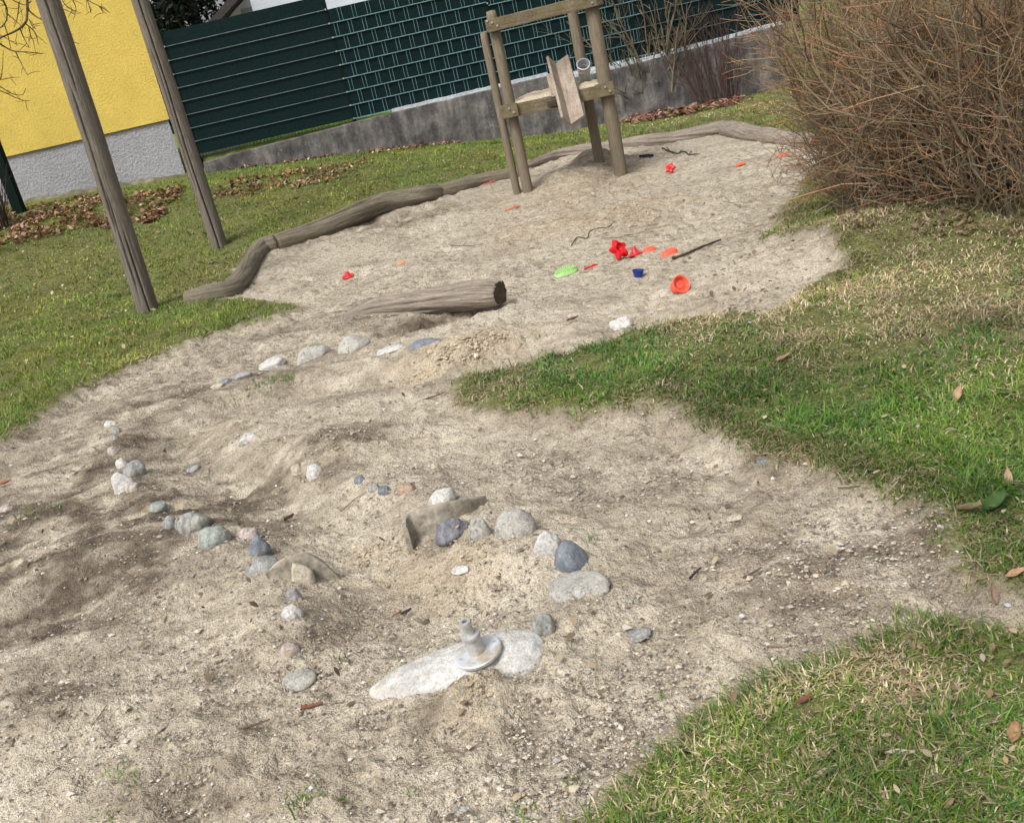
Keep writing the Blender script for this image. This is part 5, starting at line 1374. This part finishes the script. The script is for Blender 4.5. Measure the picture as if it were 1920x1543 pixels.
# ================================================================== LEAF LITTER, GRIT, CLODS
BROWN = np.array([(.25, .125, .07), (.33, .19, .115), (.16, .082, .055), (.48, .34, .24), (.09, .05, .038), (.30, .15, .07)])
def litter(name, label, regs, size=(.02, .04), tab=BROWN):
    Ps = []
    for poly, k in regs:
        W_ = np.array([cast(x, y, hmid)[:2] for x, y in poly]); lo, hi = W_.min(0), W_.max(0)
        X = RNG.uniform(lo[0], hi[0], k * 6); Y = RNG.uniform(lo[1], hi[1], k * 6)
        ok = poly_sdf(X, Y, W_) + .25 * gnoise(X * 2.5, Y * 2.5) * min(1, (hi[1] - lo[1])) > 0
        ok &= RNG.uniform(0, 1, len(X)) < np.clip(.6 + fbm(X * 2.2, Y * 2.2, 3), .08, 1)
        ok &= np.hypot((X - mid[0]) / 1.4, Y - mid[1] - .03) > .17
        X, Y = X[ok][:k], Y[ok][:k]; Ps.append(np.stack([X, Y, hmid(X, Y) + RNG.uniform(.008, .035, len(X))], -1))
    P = np.concatenate(Ps); n = len(P)
    V, F = leaf_arrays(P, RNG.uniform(*size, n), RNG.uniform(0, 2 * pi, n), RNG.normal(0, .5, n), RNG.uniform(.1, .7, n), RNG.uniform(.4, .75, n))
    me = raw_mesh(name, V, F); cc = np.repeat(np.concatenate([pick(tab, n), np.ones((n, 1))], 1), 6, 0); set_attr(me, 'col', cc, 'FLOAT_COLOR')
    tag(link(name, me, M['leaf']), label, "leaves", kind='stuff')
litter("leaf_litter", "band of fallen brown leaves on the lawn below the yellow house", [([(-60, 470), (-60, 405), (120, 378), (330, 352), (345, 375), (190, 425), (60, 455)], 2700), ([(180, 425), (300, 392), (335, 398), (260, 425)], 420)], (.016, .040))
litter("leaf_litter", "brown leaves strewn on the lawn along the concrete wall", [([(400, 372), (420, 338), (640, 310), (690, 300), (720, 312), (640, 338), (500, 365)], 760), ([(380, 318), (560, 300), (900, 256), (960, 258), (700, 290), (450, 318)], 420)], (.016, .038))
litter("leaf_litter", "dark red-brown leaves under the shrubs by the wall", [([(1165, 235), (1170, 205), (1300, 185), (1400, 170), (1410, 195), (1290, 215), (1200, 232)], 650)], (.03, .055), np.array([(.16, .07, .05), (.10, .05, .04), (.25, .13, .09), (.32, .20, .14)]))
litter("leaf_litter", "scattered pale and brown leaves in the left lawn", [([(0, 800), (0, 430), (380, 400), (900, 270), (960, 320), (520, 440), (400, 540), (200, 690)], 260)], (.010, .026), np.array([(.40, .33, .21), (.48, .43, .33), (.26, .16, .09), (.34, .26, .12)]))
litter("leaf_litter", "scattered leaf scraps in the grass on the right", [([(900, 740), (1250, 640), (1560, 590), (1920, 480), (2000, 1000), (1800, 930), (1450, 840), (1260, 740)], 150), ([(1150, 1540), (1350, 1330), (1700, 1200), (1920, 1190), (1930, 1540)], 60)], (.004, .012), np.array([(.26, .175, .105), (.32, .25, .17), (.17, .11, .075), (.36, .31, .24)]))
litter("leaf_litter", "dry leaves and debris beneath the big bush", [([(1480, 420), (1600, 390), (1920, 440), (1990, 500), (1800, 470), (1600, 430)], 380)], (.007, .020), np.array([(.17, .115, .075), (.24, .16, .10), (.12, .08, .055)]))
litter("bark_scraps", "dark bark scraps scattered on the pale sand", [([(520, 470), (800, 385), (820, 395), (540, 480)], 90), ([(560, 600), (1300, 560), (1200, 620), (700, 740), (200, 790)], 80), ([(0, 1500), (0, 900), (500, 760), (1200, 790), (1600, 950), (1500, 1200), (1100, 1500)], 130), ([(900, 500), (1420, 440), (1400, 300), (1000, 380)], 60)], (.002, .008), np.array([(.05, .038, .03), (.10, .065, .045), (.14, .10, .07), (.20, .10, .06)]))
litter("straw_bits", "short straw and rootlets lying on the sand", [([(0, 1500), (0, 900), (500, 760), (1200, 790), (1700, 950), (1500, 1200), (1100, 1500)], 260), ([(1380, 600), (1560, 480), (1400, 420), (1300, 560)], 140)], (.006, .016), np.array([(.32, .26, .17), (.22, .17, .11), (.15, .11, .075)]))

def lumps(name, label, P, s, cols, cat, sub=1, flat=.7):
    v, f = ico(sub); n = len(P)
    sc = s[:, None] * np.stack([RNG.uniform(.7, 1.3, n), RNG.uniform(.7, 1.3, n), RNG.uniform(.45, 1.0, n) * flat], -1)
    ya = RNG.uniform(0, 2 * pi, n); j = 1 + RNG.uniform(-.28, .28, (n, len(v))) * (1.4 if sub == 2 else 1)
    W_ = v[None] * j[..., None] * sc[:, None]
    x = W_[..., 0] * np.cos(ya)[:, None] - W_[..., 1] * np.sin(ya)[:, None]; y = W_[..., 0] * np.sin(ya)[:, None] + W_[..., 1] * np.cos(ya)[:, None]
    V = np.stack([x, y, W_[..., 2]], -1) + P[:, None]
    F = (np.arange(n)[:, None, None] * len(v) + f[None]).reshape(-1, 3)
    me = raw_mesh(name, V.reshape(-1, 3), F, sub > 1)
    set_attr(me, 'col', np.repeat(np.concatenate([cols, np.ones((n, 1))], 1), len(v), 0), 'FLOAT_COLOR')
    tag(link(name, me, M['grit']), label, cat, kind='stuff')
# octahedra for the smallest grains
_ico[0] = (np.array([(1, 0, 0), (-1, 0, 0), (0, 1, 0), (0, -1, 0), (0, 0, 1.0)]), np.array([(0, 2, 4), (2, 1, 4), (1, 3, 4), (3, 0, 4)]))
X, Y, r = sample(125000, 1.15, 6.5, -42, 42); d = sand_d(X, Y)
ok = (d > RNG.uniform(-.05, .04, len(X))) & (RNG.uniform(0, 1, len(X)) < np.clip(.45 + .9 * fbm(X * 2.1 + 7, Y * 2.1, 3), .12, 1)); X, Y, r = X[ok], Y[ok], r[ok]; n = len(X)
gc = np.array([(.46, .42, .36), (.36, .31, .25), (.25, .205, .155), (.12, .098, .075), (.42, .365, .29), (.28, .265, .25), (.17, .135, .10)])
lumps("grit", "coarse grit and crumbs covering the sand", np.stack([X, Y, hmid(X, Y) + .001], -1), RNG.gamma(2.1, .00085, n) * (1 + .10 * r) + .0008, pick(gc, n), "grit", 0)
X, Y, r = sample(520, 1.2, 5.5, -40, 40); d = sand_d(X, Y); ok = d > .02; X, Y, r = X[ok], Y[ok], r[ok]; n = len(X)
pc = np.array([(.52, .50, .46), (.42, .39, .35), (.30, .31, .33), (.36, .29, .23), (.58, .56, .53)])
lumps("pebbles", "tiny pale pebbles strewn over the sand", np.stack([X, Y, hmid(X, Y) + .002], -1), RNG.gamma(1.6, .0012, n) + .0014, pick(pc, n), "pebbles", 2)
CP, CS = [], []
for px, py, rx, k, s0 in [(880, 632, .10, 420, .0075), (935, 622, .08, 130, .006), (845, 655, .10, 200, .006), (1225, 590, .14, 120, .007), (690, 1040, .05, 120, .0055), (735, 1055, .04, 60, .005), (1085, 372, .35, 260, .009), (1180, 400, .35, 220, .009), (1020, 400, .25, 120, .008), (1130, 300, .15, 90, .010), (1210, 310, .2, 60, .008),
                          (900, 560, .18, 70, .006), (700, 598, .16, 60, .006), (1490, 1082, .05, 26, .006), (1090, 505, .08, 50, .006), (1000, 1500, .05, 30, .005), (850, 1300, .07, 60, .004), (1030, 1290, .06, 50, .004), (630, 830, .10, 70, .006)]:
    k = int(k * 1.8); c = G(px, py); x = c[0] + RNG.normal(0, rx, k); y = c[1] + RNG.normal(0, rx * .7, k); CP.append(np.stack([x, y, hmid(x, y) + .000], -1)); CS.append(RNG.gamma(1.5, s0 / 3.4, k) + .0012)
CP = np.concatenate(CP); CS = np.concatenate(CS); n = len(CP)
lumps("sand_clods", "crumbly sand clods where children have dug", CP, CS, pick(np.array([(.42, .345, .25), (.38, .31, .22), (.33, .265, .185), (.45, .385, .29)]), n), "clods", 1, .85)

# sub-parts move under the part they are fixed to, keeping their place
bpy.context.view_layer.update()
for child, part in SUBS:
    mw, pw = child.matrix_world.copy(), part.matrix_world.copy()
    child.parent = part; child.matrix_parent_inverse = pw.inverted(); child.matrix_basis = mw
